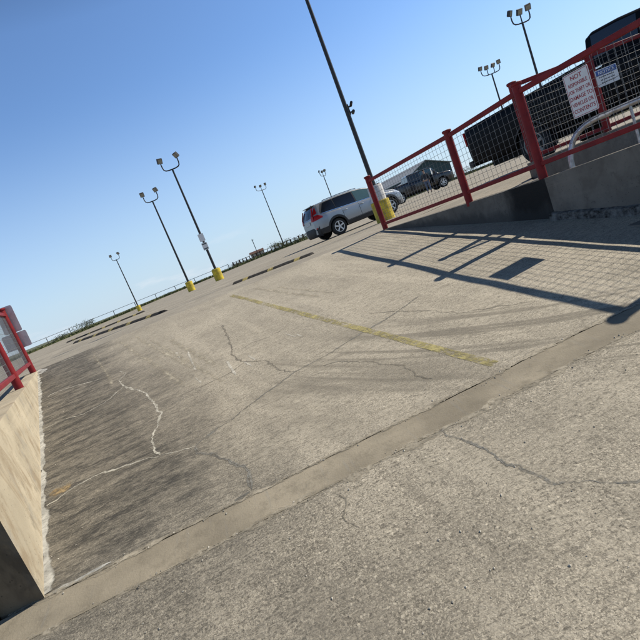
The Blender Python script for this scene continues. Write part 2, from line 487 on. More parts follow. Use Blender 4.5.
# ---------------------------------------------------------------- mesh helpers
class MB:
    def __init__(self):
        self.v, self.f, self.core = [], [], []

    def add(self, vs, fs):
        o = len(self.v)
        self.v += [tuple(p) for p in vs]
        self.f += [tuple(i + o for i in q) for q in fs]
        return self

    def box(self, c, s, rot=None):
        m = rot.to_matrix() if rot is not None and hasattr(rot, 'to_matrix') else (rot or Matrix.Identity(3))
        vs = []
        for z in (-.5, .5):
            for y in (-.5, .5):
                for x in (-.5, .5):
                    vs.append(Vector(c) + m @ Vector((x * s[0], y * s[1], z * s[2])))
        return self.add(vs, [(0, 2, 3, 1), (4, 5, 7, 6), (0, 1, 5, 4), (2, 6, 7, 3), (0, 4, 6, 2), (1, 3, 7, 5)])

    def beam(self, a, b, w, h, up=(0, 0, 1)):
        a, b = Vector(a), Vector(b)
        d = (b - a)
        L = d.length
        d.normalize()
        s = d.cross(Vector(up))
        if s.length < 1e-5:
            s = Vector((1, 0, 0))
        s.normalize()
        u = s.cross(d)
        m = Matrix((s, d, u)).transposed()
        return self.box((a + b) / 2, (w, L, h), m)

    def tube(self, pts, r, n=10, caps=True):
        pts = [Vector(p) for p in pts]
        rs = r if isinstance(r, (list, tuple)) else [r] * len(pts)
        rings = []
        ref = None
        for i, p in enumerate(pts):
            t = (pts[min(i + 1, len(pts) - 1)] - pts[max(i - 1, 0)]).normalized()
            if ref is None:
                ref = Vector((0, 0, 1)) if abs(t.z) < 0.9 else Vector((1, 0, 0))
            s = t.cross(ref).normalized()
            u = s.cross(t).normalized()
            ref = u
            rings.append([p + (s * math.cos(2 * math.pi * k / n) + u * math.sin(2 * math.pi * k / n)) * rs[i] for k in range(n)])
        vs = [q for g in rings for q in g]
        fs = []
        for i in range(len(pts) - 1):
            for k in range(n):
                a, b = i * n + k, i * n + (k + 1) % n
                fs.append((a, b, b + n, a + n))
        if caps:
            fs.append(tuple(range(n - 1, -1, -1)))
            fs.append(tuple((len(pts) - 1) * n + k for k in range(n)))
        return self.add(vs, fs)

    def prism(self, poly, z0, z1):
        """poly: list of xy; z0/z1 numbers or lists"""
        n = len(poly)
        z0 = z0 if isinstance(z0, (list, tuple)) else [z0] * n
        z1 = z1 if isinstance(z1, (list, tuple)) else [z1] * n
        vs = [(p[0], p[1], z) for p, z in zip(poly, z0)] + [(p[0], p[1], z) for p, z in zip(poly, z1)]
        fs = [tuple(range(n - 1, -1, -1)), tuple(range(n, 2 * n))]
        for i in range(n):
            j = (i + 1) % n
            fs.append((i, j, j + n, i + n))
        return self.add(vs, fs)

    def lathe(self, prof, c=(0, 0, 0), n=24, axis='Z'):
        vs, fs = [], []
        for (r, h) in prof:
            for k in range(n):
                a = 2 * math.pi * k / n
                if axis == 'Z':
                    p = (c[0] + r * math.cos(a), c[1] + r * math.sin(a), c[2] + h)
                else:
                    p = (c[0] + r * math.cos(a), c[1] + h, c[2] + r * math.sin(a))
                vs.append(p)
        for i in range(len(prof) - 1):
            for k in range(n):
                a, b = i * n + k, i * n + (k + 1) % n
                fs.append((a, b, b + n, a + n))
        fs.append(tuple(range(n)))
        fs.append(tuple((len(prof) - 1) * n + k for k in range(n)))
        return self.add(vs, fs)

    def grid(self, P):
        h, w = len(P), len(P[0])
        vs = [p for row in P for p in row]
        fs = []
        for i in range(h - 1):
            for j in range(w - 1):
                a = i * w + j
                fs.append((a, a + 1, a + w + 1, a + w))
        return self.add(vs, fs)

    def build(self, name, m, parent=None, smooth=40, bevel=0.0, recalc=True):
        me = bpy.data.meshes.new(name)
        me.from_pydata(self.v, [], self.f)
        if recalc:
            b = bmesh.new()
            b.from_mesh(me)
            bmesh.ops.recalc_face_normals(b, faces=b.faces)
            b.to_mesh(me)
            b.free()
        if smooth:
            for p in me.polygons:
                p.use_smooth = True
            me.set_sharp_from_angle(angle=R(smooth))
        if self.core:
            at = me.attributes.new('core', 'FLOAT', 'POINT')
            at.data.foreach_set('value', self.core)
        me.materials.append(m)
        o = bpy.data.objects.new(name, me)
        COL.objects.link(o)
        if parent is not None:
            o.parent = parent
        if bevel:
            bv = o.modifiers.new('bevel', 'BEVEL')
            bv.width = bevel
            bv.segments = 2
            bv.limit_method = 'ANGLE'
        return o


def tag(o, label=None, cat=None, group=None, kind=None):
    if label:
        o['label'] = label
    if cat:
        o['category'] = cat
    if group:
        o['group'] = group
    if kind:
        o['kind'] = kind
    return o


def thing(name, label, cat, loc=(0, 0, 0), rz=0.0, group=None):
    o = bpy.data.objects.new(name, None)
    o.empty_display_size = 0.2
    COL.objects.link(o)
    o.location = loc
    o.rotation_euler = (0, 0, rz)
    return tag(o, label, cat, group)


def text_mb(s, size, m4, align='CENTER', extrude=0.0006, squeeze=1.0):
    cu = bpy.data.curves.new('lettering', 'FONT')
    cu.body = s
    cu.size = size
    cu.align_x = align
    cu.align_y = 'CENTER'
    cu.extrude = extrude
    cu.offset = size * 0.012
    o = bpy.data.objects.new('lettering', cu)
    COL.objects.link(o)
    dg = bpy.context.evaluated_depsgraph_get()
    dg.update()
    me = bpy.data.meshes.new_from_object(o.evaluated_get(dg))
    mb = MB()
    sq = Matrix.Diagonal((squeeze, 1, 1, 1))
    mb.add([m4 @ sq @ v.co for v in me.vertices], [tuple(p.vertices) for p in me.polygons])
    bpy.data.objects.remove(o)
    bpy.data.meshes.remove(me)
    return mb


# ---------------------------------------------------------------- ground shapes
def zplane(x, y):
    return -1.15 - 0.012357 * x + 0.125025 * y


def zr(x, y):
    z = zplane(x, y)
    n = noise.noise(Vector((x * 1.1, y * 1.1, 3.1))) * 0.010 + noise.noise(Vector((x * 3.3, y * 3.3, 7.7))) * 0.004
    return z + n


def yc(x):
    return 8.70 + 0.0988 * (x + 5.04)


def ys(x):
    return 2.38 + 0.1688 * (x + 1.94)


BANDW = 0.272
xl = lambda y: -1.908 - 0.496 * (y - 2.384)         # foot of the left wall
xr = lambda y: 1.80 + 0.352 * (9.379 - y)            # face of the right wall
XRS, YRS = 3.915, 3.368                              # where the band meets the right wall
XRC = 1.80 + 0.352 * (9.379 - 9.37)
PL0, PL1 = Vector((-5.041, 8.70)), Vector((-1.925, 2.384))
PR0, PR1 = Vector((XRC, yc(XRC))), Vector((XRS, YRS))

EDGE = [(-70, 52, -0.6), (-37.6, 58, -0.33), (-31.7, 62, -0.2), (-19.1, 66, 0.01), (-10.2, 66, 0.10), (-4, 60, 0.20), (2.1, 54, 0.16),
        (11.6, 58, 0.18), (22.3, 62, 0.18), (37, 62, 0.15), (70, 60, 0.1)]
EX = [e[0] for e in EDGE]
EYY = [e[1] for e in EDGE]
yedge = lambda x: float(np.interp(x, EX, EYY))

CP = [(-5.04, 8.7, 0), (-1.6, 9.04, 0), (1.84, 9.38, 0), (2.7, 7.1, .012), (3.1, 6.2, .02), (4.5, 6.7, .10), (6.2, 8.6, .10), (5.75, 10.9, .01),
      (5.15, 12.6, 0), (1.9, 19.4, 0), (4.5, 20.3, 0), (3, 14.7, 0), (-1.6, 12.2, 0), (.4, 11.3, 0), (-3.65, 12.3, 0), (-7.9, 16.5, 0),
      (-4.3, 26.8, 0), (-7.2, 32.6, -.08), (-19, 56.5, -.34), (-14, 45, -.25), (-10, 6, 0), (-4, 5, -.01), (11.2, 36.6, .09), (8, 39, .05), (14, 39, .05),
      (-20, 20, -.05), (-45, 10, 0), (45, 10, .1), (20, 8, .1), (25, 25, .1), (-30, 40, -.2), (45, 40, .1), (6.7, 3.5, .1), (45, 3, .1), (-45, -5, 0)] + \
     [e for e in EDGE if abs(e[0]) < 80]
A_ = np.array(CP, float)


def _u(r):
    return np.where(r > 1e-9, r * r * np.log(np.maximum(r, 1e-9)), 0.0)


_n = len(A_)
_sc = 30.0
_P = A_[:, :2] / _sc
_K = _u(np.linalg.norm(_P[:, None] - _P[None], axis=2)) + 1e-4 * np.eye(_n)
_Q = np.c_[np.ones(_n), _P]
_Mx = np.r_[np.c_[_K, _Q], np.c_[_Q.T, np.zeros((3, 3))]]
_w = np.linalg.solve(_Mx, np.r_[A_[:, 2], 0, 0, 0])


def zd(x, y):
    p = np.array([x, y]) / _sc
    k = _u(np.linalg.norm(_P - p, axis=1))
    z = float(k @ _w[:_n] + _w[_n] + _w[_n + 1] * p[0] + _w[_n + 2] * p[1])
    # settle exactly to the crest line next to the ramp
    if -6 < x < 3:
        t = (y - yc(x)) / 1.2
        if 0 <= t < 1:
            z *= t * t * (3 - 2 * t)
    return max(-1.2, min(0.5, z))


# ramp slab
P = []
for t in np.linspace(0, 1, 121):
    a, b = PL0.lerp(PL1, t), PR0.lerp(PR1, t)
    row = []
    for s in np.linspace(0, 1, 101):
        p = a.lerp(b, s)
        z = zr(p.x, p.y)
        if t < 0.06:
            z = (z - 0) * (t / 0.06) + zplane(p.x, p.y) * (1 - t / 0.06)
        row.append((p.x, p.y, z))
    P.append(row)
ramp = MB().grid(P).build('ramp', M['ramp'], smooth=180)
tag(ramp, 'cracked weathered concrete ramp slab with grime along the left wall', 'ramp', kind='structure')

# apron in front of the band (where the photographer stands)
xs = np.concatenate([np.linspace(-30, -4, 14)[:-1], np.linspace(-4, 5, 110), np.linspace(5, 30, 14)[1:]])
P = []
for t in np.concatenate([np.linspace(0, 0.2, 60), np.linspace(0.2, 1, 40)[1:]]):
    row = []
    for x in xs:
        y0 = ys(x) - BANDW
        y = y0 + (-14 - y0) * t
        row.append((x, y, zr(x, y) if abs(x) < 6 else zplane(x, y)))
    P.append(row)
apron = MB().grid(P).build('apron', M['apron'], smooth=180)
tag(apron, 'rough concrete apron with exposed aggregate below the tan band', 'pavement', kind='structure')

# band across the foot of the ramp, in a dark joint
P = []
for d in (0.004, BANDW + 0.004):
    P.append([(x, ys(x) - d + 0.008 * (1 if d < .1 else -1), zplane(x, ys(x) - d) - 0.024) for x in xs])
tag(MB().grid(P).build('band_joint', M['joint']), 'dark open joint along both sides of the tan band', 'joint', kind='structure')
P = []
for d in np.linspace(0.007, BANDW - 0.007, 6):
    row = []
    for x in xs:
        e = 0.0
        if d < 0.02 or d > BANDW - 0.02:
            e = 0.0045 * noise.noise(Vector((x * 9, d * 5, 1.0))) + 0.003 * noise.noise(Vector((x * 31, d * 5, 4.0)))
        row.append((x, ys(x) - d + e, (zr(x, ys(x) - d) if abs(x) < 6 else zplane(x, ys(x) - d)) - 0.001))
    P.append(row)
tag(MB().grid(P).build('concrete_band', M['band'], smooth=180), 'smooth tan concrete band crossing the foot of the ramp', 'concrete band', kind='structure')


# parking deck
def lerp2(a, b, t):
    return (a[0] + (b[0] - a[0]) * t, a[1] + (b[1] - a[1]) * t)


deck = MB()
dx = np.concatenate([np.linspace(-70, -24, 20)[:-1], np.linspace(-24, 20, 89), np.linspace(20, 70, 20)[1:]])
P = []
for t in np.linspace(0, 1, 70):
    tt = t ** 1.7
    P.append([(x, yc(x) + (yedge(x) - yc(x)) * tt, zd(x, yc(x) + (yedge(x) - yc(x)) * tt)) for x in dx])
deck.grid(P)
WT = 0.26                                            # left wall thickness
P = []
for t in np.linspace(0, 1, 24):
    y = 2.40 + (8.69 - 2.40) * t
    a = (xl(y) - WT, min(y, yc(xl(y) - WT) - 0.0))
    b = (-70, ys(-70) + 0.3 + (yc(-70) - ys(-70) - 0.3) * t)
    row = []
    for s in np.linspace(0, 1, 30):
        q = lerp2(a, b, s ** 2)
        row.append((q[0], q[1], min(zd(*q), 0.0) - 0.02 * (1 - t)))
    P.append(row)
deck.grid(P)
# right of the ramp, behind the railing
Bx = [3.13, 3.40, 5.6, 70]
By = [6.02, 6.62, 6.62, 6.62]
P = []
for t in np.linspace(0, 1, 16):
    row = []
    for s in np.concatenate([np.linspace(0, 0.012, 8), np.linspace(0.012, 0.1, 14)[1:], np.linspace(0.1, 1, 16)[1:]]):
        bx = 3.13 + (70 - 3.13) * s
        tx = 1.94 + (70 - 1.94) * s
        q = lerp2((bx, float(np.interp(bx, Bx, By))), (tx, yc(tx)), t)
        row.append((q[0], q[1], zd(*q)))
    P.append(row)
deck.grid(P)
deck.grid([[(x, y, zd(x, y)) for x in np.concatenate([np.linspace(5.62, 12, 8), np.linspace(12, 70, 10)[1:]])] for y in np.linspace(3.7, 6.62, 6)])
tag(deck.build('parking_deck', M['deck'], smooth=180, recalc=False), 'sunlit concrete parking deck beyond the top of the ramp', 'parking deck', kind='structure')
for o in (ramp,):
    pass

# ground beyond the deck
g = MB()
ring = []
for rr, zz in ((40, -4.0), (300, -4.0), (4000, -6.0)):
    ring.append([(rr * math.cos(2 * math.pi * k / 48), rr * math.sin(2 * math.pi * k / 48), zz) for k in range(49)])
g.grid(ring)
g.add([(p[0], p[1], p[2]) for p in ring[0][:-1]], [tuple(range(48))])
tag(g.build('ground', M['field'], smooth=0), 'flat grassy ground far below and beyond the parking deck', 'ground', kind='structure')

# grass verge at the deck edge
exs = np.linspace(-69, 69, 140)
P = []
for off, dz in ((-0.02, -0.10), (0.0, 0.03), (0.8, 0.10), (2.4, 0.10), (5, -0.6), (14, -4.1)):
    P.append([(x, yedge(x) + off, zd(x, yedge(x)) + dz if dz > -3 else -4.1) for x in exs])
verge = MB().grid(P).build('grass_verge', M['grass'], smooth=180)
tag(verge, 'strip of rough grass along the far edge of the deck', 'grass verge', kind='structure')


# ---------------------------------------------------------------- cracks, sealant, paint on the ramp
def ribbon(pts, w, seed, step=0.012, jit=0.014, lift=0.0018, taper=True, wvar=0.6):
    rnd = random.Random(seed)
    pts = [Vector(p) for p in pts]
    out = []
    for a, b in zip(pts[:-1], pts[1:]):
        n = max(1, int((b - a).length / step))
        for k in range(n):
            out.append(a.lerp(b, k / n))
    out.append(pts[-1])
    n = len(out)
    cols = [[], [], [], [], []]
    offs = (-1.0, -0.5, 0.0, 0.5, 1.0)
    for i, p in enumerate(out):
        t = (out[min(i + 1, n - 1)] - out[max(i - 1, 0)])
        t = t.normalized() if t.length else Vector((1, 0))
        s = Vector((-t.y, t.x))
        j = jit * (noise.noise(Vector((i * step * 7, seed * 3.7, 0))) * 1.6 + noise.noise(Vector((i * step * 23, seed * 1.7, 5))) * 1.0 + noise.noise(Vector((i * step * 61, seed * 1.7, 8))) * 0.5)
        ww = w * (1 + wvar * noise.noise(Vector((i * step * 7, seed * 1.3, 9))))
        if taper:
            ww *= min(1, 0.3 + min(i, n - 1 - i) / 6)
        c = p + s * j
        for q in range(5):
            e = c + s * ww * offs[q]
            cols[q].append((e.x, e.y, zr(e.x, e.y) + lift))
    return cols


def add_ribbon(mb, cols):
    mb.grid(cols)
    for q in range(5):
        mb.core += [(0.0, 0.5, 1.0, 0.5, 0.0)[q]] * len(cols[q])


CR = {
'W1': [(-2.371, 3.393), (-2.311, 3.451), (-2.212, 3.54), (-2.027, 3.597), (-1.811, 3.569), (-1.639, 3.54), (-1.509, 3.51)],
'W2': [(-1.509, 3.51), (-1.669, 3.86), (-1.685, 4.076), (-1.69, 4.345), (-1.895, 4.817), (-2.105, 5.197), (-2.512, 5.754)],
'W3': [(-3.859, 6.555), (-3.692, 6.608), (-3.453, 6.566), (-3.197, 6.471), (-2.966, 6.43)],
'W4': [(-4.90, 8.50), (-4.82, 8.60), (-4.627, 8.66), (-4.289, 8.60)],
'G1': [(-0.735, 2.63), (-0.744, 2.695), (-0.753, 2.772), (-0.791, 2.904), (-0.85, 2.977), (-0.929, 3.075), (-1.053, 3.22), (-1.185, 3.348), (-1.205, 3.431), (-1.181, 3.486), (-1.095, 3.575), (-0.935, 3.649), (-0.788, 3.797), (-0.566, 3.963), (-0.375, 4.118), (-0.027, 4.243), (0.19, 4.371), (0.642, 4.566), (1.053, 4.864)],
'G2': [(-1.318, 6.805), (-1.189, 6.178), (-1.076, 5.574), (-1.054, 5.276), (-0.967, 5.028), (-0.881, 4.881), (-0.638, 4.662), (-0.511, 4.298), (-0.375, 4.118)],
'G3': [(0.492, 4.928), (0.64, 4.76), (0.906, 4.42), (1.141, 4.016), (1.424, 3.845), (1.675, 3.668)],
'G4': [(-0.148, 4.039), (0.025, 3.961), (0.252, 3.753), (0.465, 3.451), (0.478, 3.242), (0.56, 3.111)],
'G5': [(0.389, 2.50), (0.433, 2.43), (0.489, 2.307), (0.521, 2.208), (0.545, 2.068), (0.602, 2.015), (0.666, 1.84), (0.781, 1.777), (0.944, 1.705), (1.2, 1.62)],
'G6': [(0.30, 2.475), (0.384, 2.488), (0.515, 2.512), (0.644, 2.535), (0.80, 2.56)],
'G8': [(0.545, 2.068), (0.50, 1.95), (0.53, 1.83), (0.47, 1.70)],
'G9': [(-0.27, 2.33), (-0.22, 2.22), (-0.25, 2.10), (-0.18, 2.02)],
'G10': [(0.80, 1.77), (0.88, 1.63), (0.84, 1.52), (0.93, 1.40)],
'G11': [(-1.05, 5.28), (-0.80, 5.45), (-0.62, 5.40), (-0.40, 5.55)],
'G12': [(-0.88, 4.88), (-1.05, 4.70), (-1.30, 4.62), (-1.52, 4.66)],
'W5': [(-3.3, 5.2), (-3.05, 5.28), (-2.8, 5.22), (-2.6, 5.30), (-2.45, 5.68)],
'W6': [(-2.50, 5.75), (-2.62, 5.98), (-2.60, 6.22), (-2.75, 6.42)],
'W7': [(-1.51, 3.51), (-1.36, 3.47), (-1.20, 3.44)],
'G7': [(-0.747, 2.625), (-0.797, 2.612), (-0.84, 2.605)],
}
SC = {
'S1': [(-1.099, 5.102), (-0.963, 4.605)], 'S2': [(-1.443, 4.977), (-1.337, 4.735)], 'S3': [(-0.854, 5.033), (-0.763, 4.819)],
'S4': [(-0.904, 4.904), (-0.792, 4.678)], 'S7': [(-1.714, 6.086), (-1.6, 5.66), (-1.477, 5.237)],
'S8': [(-1.92, 6.3), (-1.80, 5.95)], 'S9': [(-0.30, 5.15), (-0.24, 5.0)], 'S10': [(-0.42, 5.32), (-0.30, 5.05)]}


def ribbons(name, keys, ws, m, label, src=CR, **kw):
    b = MB()
    for i, k in enumerate(keys):
        add_ribbon(b, ribbon(src[k], ws[i], i + len(name), **kw))
    return tag(b.build(name, m, smooth=180), label, 'crack' if src is CR else 'scratches', kind='structure')


ribbons('white_crack', ['W1', 'W2', 'W3', 'W4', 'W5', 'W6', 'W7'], [0.018, 0.019, 0.016, 0.022, 0.009, 0.010, 0.010], M['white_crack'], 'pale sealed cracks wandering from the left wall across the ramp', wvar=0.9)
ribbons('grey_crack', ['G1', 'G5', 'G6', 'G7'], [0.022, 0.013, 0.022, 0.04], M['crack'], 'grey sealed cracks winding across the ramp and apron', wvar=0.8)
ribbons('thin_crack', ['G2', 'G3', 'G4', 'G9', 'G11', 'G12'], [0.020, 0.014, 0.016, 0.008, 0.010, 0.010], M['crack_thin'], 'thin dark cracks in the middle of the ramp', wvar=1.0, jit=0.016)
ribbons('paint_scratch', list(SC), [0.024, 0.02, 0.016, 0.016, 0.02, 0.02, 0.015, 0.012, 0.012, 0.012], M['scratch'], 'short white scratches on the upper ramp', src=SC, jit=0.006)
TR = {
'T1': [(-3.36, 8.38), (-2.29, 6.31), (-1.55, 4.89)], 'T2': [(-3.05, 8.30), (-1.98, 6.2), (-1.45, 5.2)], 'T3': [(-2.17, 7.11), (-1.24, 5.16)],
'T4': [(-2.6, 7.6), (-1.75, 5.9), (-1.1, 4.55)], 'T5': [(-0.9, 8.6), (-0.2, 7.0), (0.1, 6.3)], 'T6': [(-0.45, 7.9), (0.3, 6.2)], 'T7': [(-3.75, 8.1), (-3.0, 6.6), (-2.7, 5.95)]}
M['track'] = film('pale_scrape', (0.46, 0.41, 0.315), wear=0.85, freq=26, amp=1.3, edge=(0.40, 1.1))
ribbons('pale_scrape', list(TR), [0.07, 0.06, 0.09, 0.05, 0.08, 0.06, 0.06], M['track'], 'long pale scrape marks running down the upper ramp', src=TR, jit=0.012)
cb = MB()
cpts = [(xl(y) + 0.012, y) for y in np.linspace(8.66, 2.41, 30)]
add_ribbon(cb, ribbon(cpts, 0.046, 5, step=0.02, jit=0.008, lift=0.006, taper=False, wvar=0.9))
add_ribbon(cb, ribbon([(-1.89, 2.405), (-1.80, 2.43), (-1.70, 2.445), (-1.56, 2.47)], 0.026, 8, jit=0.007, lift=0.002, wvar=1.0))
add_ribbon(cb, ribbon([(-4.99, 8.6), (-4.80, 8.38), (-4.74, 8.2)], 0.11, 9, jit=0.05, lift=0.009))
jd = MB()
for off, w_, sd_ in ((0.0, 0.030, 21), (BANDW, 0.046, 22)):
    add_ribbon(jd, ribbon([(x, ys(x) - off) for x in np.linspace(-2.1, 3.8, 30)], w_, sd_, step=0.02, jit=0.010, lift=0.0022, taper=False, wvar=0.9))
M['joint_dirt'] = film('joint_grit', (0.37, 0.325, 0.25), wear=0.9, freq=26, amp=1.5)
tag(jd.build('joint_grit', M['joint_dirt'], smooth=180), 'broken pale mortar and grit along both joints of the tan band', 'joint', kind='structure')
rp = MB()
add_ribbon(rp, ribbon([(-2.42, 3.62), (-2.36, 3.56), (-2.30, 3.50)], 0.13, 12, jit=0.03, lift=0.0018, wvar=0.5))
M['rust'] = film('rust_patch', (0.40, 0.29, 0.155), amp=1.5, wear=0.8)
tag(rp.build('rust_stain', M['rust'], smooth=180), 'orange stain beside the white caulking on the ramp', 'stain', kind='structure')
tag(cb.build('wall_caulking', M['caulk'], smooth=0), 'ragged white caulking along the foot of the left ramp wall', 'caulking', kind='structure')
yb = MB()
ya, ye = Vector((-1.33, 8.75)), Vector((0.955, 2.985))
q = []
sn = Vector((-(ye - ya).y, (ye - ya).x)).normalized()
for k in range(161):
    p = ya.lerp(ye, k / 160)
    row = []
    for d, cv_ in ((-0.05, 0.0), (-0.026, 1.0), (0.0, 1.0), (0.026, 1.0), (0.05, 0.0)):
        c = p + sn * d
        yb.core.append(cv_)
        row.append((c.x, c.y, zr(c.x, c.y) + 0.0025))
    q.append(row)
tag(yb.grid(q).build('painted_line', M['yellow_line'], smooth=180), 'worn yellow painted line down the middle of the ramp', 'painted line', kind='structure')

# loose grit and gravel lying on the concrete
gv = MB()
rnd = random.Random(77)
for k in range(900):
    if k < 420:
        x, y = rnd.uniform(-2.2, 1.8), rnd.uniform(0.9, 2.6)
        if y > ys(x) - BANDW:
            continue
    elif k < 700:
        x = rnd.uniform(-1.9, 3.5)
        y = ys(x) - rnd.choice((0.0, BANDW)) + rnd.gauss(0, .03)
    else:
        y = rnd.uniform(2.6, 8.5)
        x = xl(y) + abs(rnd.gauss(0.05, .10)) + .03
    r_ = rnd.choice((.0015, .002, .002, .003, .004, .006)) * rnd.uniform(.8, 1.3)
    z = zr(x, y) + r_ * .3
    q = [(x + r_ * rnd.uniform(.7, 1.4) * a, y + r_ * rnd.uniform(.7, 1.4) * b_, z + r_ * rnd.uniform(.4, .9) * c_) for a, b_, c_ in ((1, 0, 0), (0, 1, 0), (-1, 0, 0), (0, -1, 0), (0, 0, 1), (0, 0, -1))]
    gv.add(q, [(0, 1, 4), (1, 2, 4), (2, 3, 4), (3, 0, 4), (1, 0, 5), (2, 1, 5), (3, 2, 5), (0, 3, 5)])
M['grit'] = mat('limestone_grit', (0.22, 0.20, 0.165), 0.9, var=0.5, scale=9, c2=(0.45, 0.41, 0.34))
tag(gv.build('gravel', M['grit'], smooth=0), 'loose limestone grit lying on the ramp and along the joints', 'gravel', kind='stuff')

# ---------------------------------------------------------------- ramp walls
lw = MB()
n = 16
for face in range(1):
    P = []
    ysq = np.linspace(2.384, 8.68, 40)
    inner_b = [(xl(y), y, zplane(xl(y), y) - 0.15) for y in ysq]
    inner_t = [(xl(y) - 0.01, y, -0.004 + 0.008 * noise.noise(Vector((y * 3, 0, 0)))) for y in ysq]
    top_o = [(xl(y) - WT, y, -0.006) for y in ysq]
    out_b = [(xl(y) - WT, y, -1.2) for y in ysq]
    lw.grid([inner_b, inner_t, top_o, out_b])
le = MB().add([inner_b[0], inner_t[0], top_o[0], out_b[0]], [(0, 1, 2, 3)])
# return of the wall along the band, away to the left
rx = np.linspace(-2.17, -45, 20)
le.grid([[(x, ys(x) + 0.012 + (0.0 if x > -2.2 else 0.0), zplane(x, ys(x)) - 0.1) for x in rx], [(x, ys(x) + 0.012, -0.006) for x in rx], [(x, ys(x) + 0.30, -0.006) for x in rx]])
M['wall_shade'] = wall_mat('shade_darkened_concrete', (0.20, 0.150, 0.095), (0.05, 0.038, 0.026))  # darker copy of the wall concrete, shade of the end face painted in
left_wall = lw.build('ramp_wall', M['wall_tan'], smooth=20)
tag(left_wall, 'sunlit tan concrete wall with brown streaks on the left of the ramp', 'wall')
le.build('end_face', M['wall_shade'], left_wall, smooth=0)['label'] = 'end face with its shade painted in'

rw = MB()
ysq = np.linspace(9.36, 5.685, 24)
topz = lambda y: float(np.interp(y, [3.3, 4.6, 5.7, 7.0, 9.38], [0.09, 0.068, 0.022, 0.012, 0.004]))
rw.grid([[(xr(y), y, zplane(xr(y), y) - 0.15) for y in ysq], [(xr(y), y, topz(y)) for y in ysq], [(xr(y) + 0.14, y, topz(y)) for y in ysq], [(xr(y) + 0.14, y, -0.9) for y in ysq]])
right_wall = thing('ramp_wall', 'shaded grey concrete wall with a black stain, under the right railing', 'wall')
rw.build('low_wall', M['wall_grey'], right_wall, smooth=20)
rw2 = MB()
ysq = np.linspace(5.68, 3.36, 16)
zf = [(xr(y) - 0.030, y) for y in ysq]
rw2.grid([[(x, y, zplane(x, y) - 0.15) for x, y in zf], [(x, y, topz(y) + 0.004) for x, y in zf], [(x + 0.17, y, topz(y) + 0.004) for x, y in zf], [(x + 0.17, y, -0.9) for x, y in zf]])
a0 = [(zf[0][0], zf[0][1], -0.8), (zf[0][0], zf[0][1], topz(5.68) + .004), (zf[0][0] + .17, zf[0][1], topz(5.68) + .004), (zf[0][0] + .17, zf[0][1], -0.8)]
rw2.add(a0, [(0, 1, 2, 3)])
a1 = [(zf[-1][0], zf[-1][1], -1.0), (zf[-1][0], zf[-1][1], topz(3.36) + .004), (zf[-1][0] + .17, zf[-1][1], topz(3.36) + .004), (zf[-1][0] + .17, zf[-1][1], -1.0)]
rw2.add(a1, [(0, 1, 2, 3)])
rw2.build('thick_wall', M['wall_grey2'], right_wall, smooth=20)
ft = MB()
P = [[], [], []]
for y in np.linspace(5.70, 3.36, 60):
    w = 0.065 + 0.022 * noise.noise(Vector((y * 4, 0, 2))) + 0.014 * noise.noise(Vector((y * 13, 0, 2)))
    h = 0.085 + 0.022 * noise.noise(Vector((y * 6, 5, 2)))
    x = xr(y) - 0.031
    P[0].append((x - w, y, zplane(x, y) - 0.05))
    P[1].append((x - w * 0.8, y, zplane(x, y) + h))
    P[2].append((x, y, zplane(x, y) + h + 0.012))
ft.grid(P)
ft.build('footing', M['footing'], right_wall, smooth=30)

# sunken stairwell behind the right wall
st = MB()
st.prism([(3.14, 5.98), (3.40, 6.42), (3.33, 6.52), (3.06, 6.04)], -0.9, 0.02)
st.prism([(5.6, 3.6), (5.75, 3.6), (5.75, 6.6), (5.6, 6.6)], -0.9, 0.09)
st.prism([(3.1, 3.4), (5.6, 3.4), (5.6, 6.42), (3.4, 6.42), (3.14, 5.98)], -0.95, -0.62)
st.prism([(4.05, 3.44), (45, 10.2), (45, 10.4), (4.05, 3.60)][0:2] + [(45, 10.4), (4.05, 3.60)], -1.2, -0.63)
tag(st.build('stairwell', M['wall_grey2'], smooth=0), 'sunken concrete stairwell pit between the two right hand railings', 'stairwell', kind='structure')
kb = MB().prism([(3.40, 6.42), (5.6, 6.45), (5.6, 6.615), (3.40, 6.60)], -0.9, 0.237)
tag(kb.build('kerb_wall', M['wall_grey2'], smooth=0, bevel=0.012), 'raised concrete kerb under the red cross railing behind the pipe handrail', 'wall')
rt = MB().prism([(5.76, 3.62), (45, 3.62), (45, 3.72), (5.76, 3.72)], -2.0, 0.08)
tag(rt.build('retaining_wall', M['wall_grey2'], smooth=0), 'low concrete retaining wall beyond the stairwell', 'wall')


# ---------------------------------------------------------------- red railings
def wire_panel(a, b, zb0, zt0, zb1, zt1, pitch=0.083, r=0.0023):
    """welded mesh between posts a and b"""
    a, b = Vector(a), Vector(b)
    L = (b - a).length
    mb = MB()
    nx = max(2, int(L / pitch))
    for k in range(1, nx):
        t = k / nx
        p = a.lerp(b, t)
        j = 0.003 * noise.noise(Vector((k * 1.7, L, 2)))
        mb.tube([(p.x + j, p.y, zb0 + (zb1 - zb0) * t), (p.x - j, p.y, zt0 + (zt1 - zt0) * t)], r, 5, False)
    nz = int((zt0 - zb0) / pitch)
    for k in range(1, nz):
        t = k / nz
        pts = []
        for s in np.linspace(0.0, 1, 7):
            p = a.lerp(b, s)
            z0, z1 = zb0 + (zb1 - zb0) * s, zt0 + (zt1 - zt0) * s
            pts.append((p.x, p.y, z0 + (z1 - z0) * t + 0.004 * noise.noise(Vector((s * 4, k * 2.1, L)))))
        mb.tube(pts, r, 5, False)
    return mb


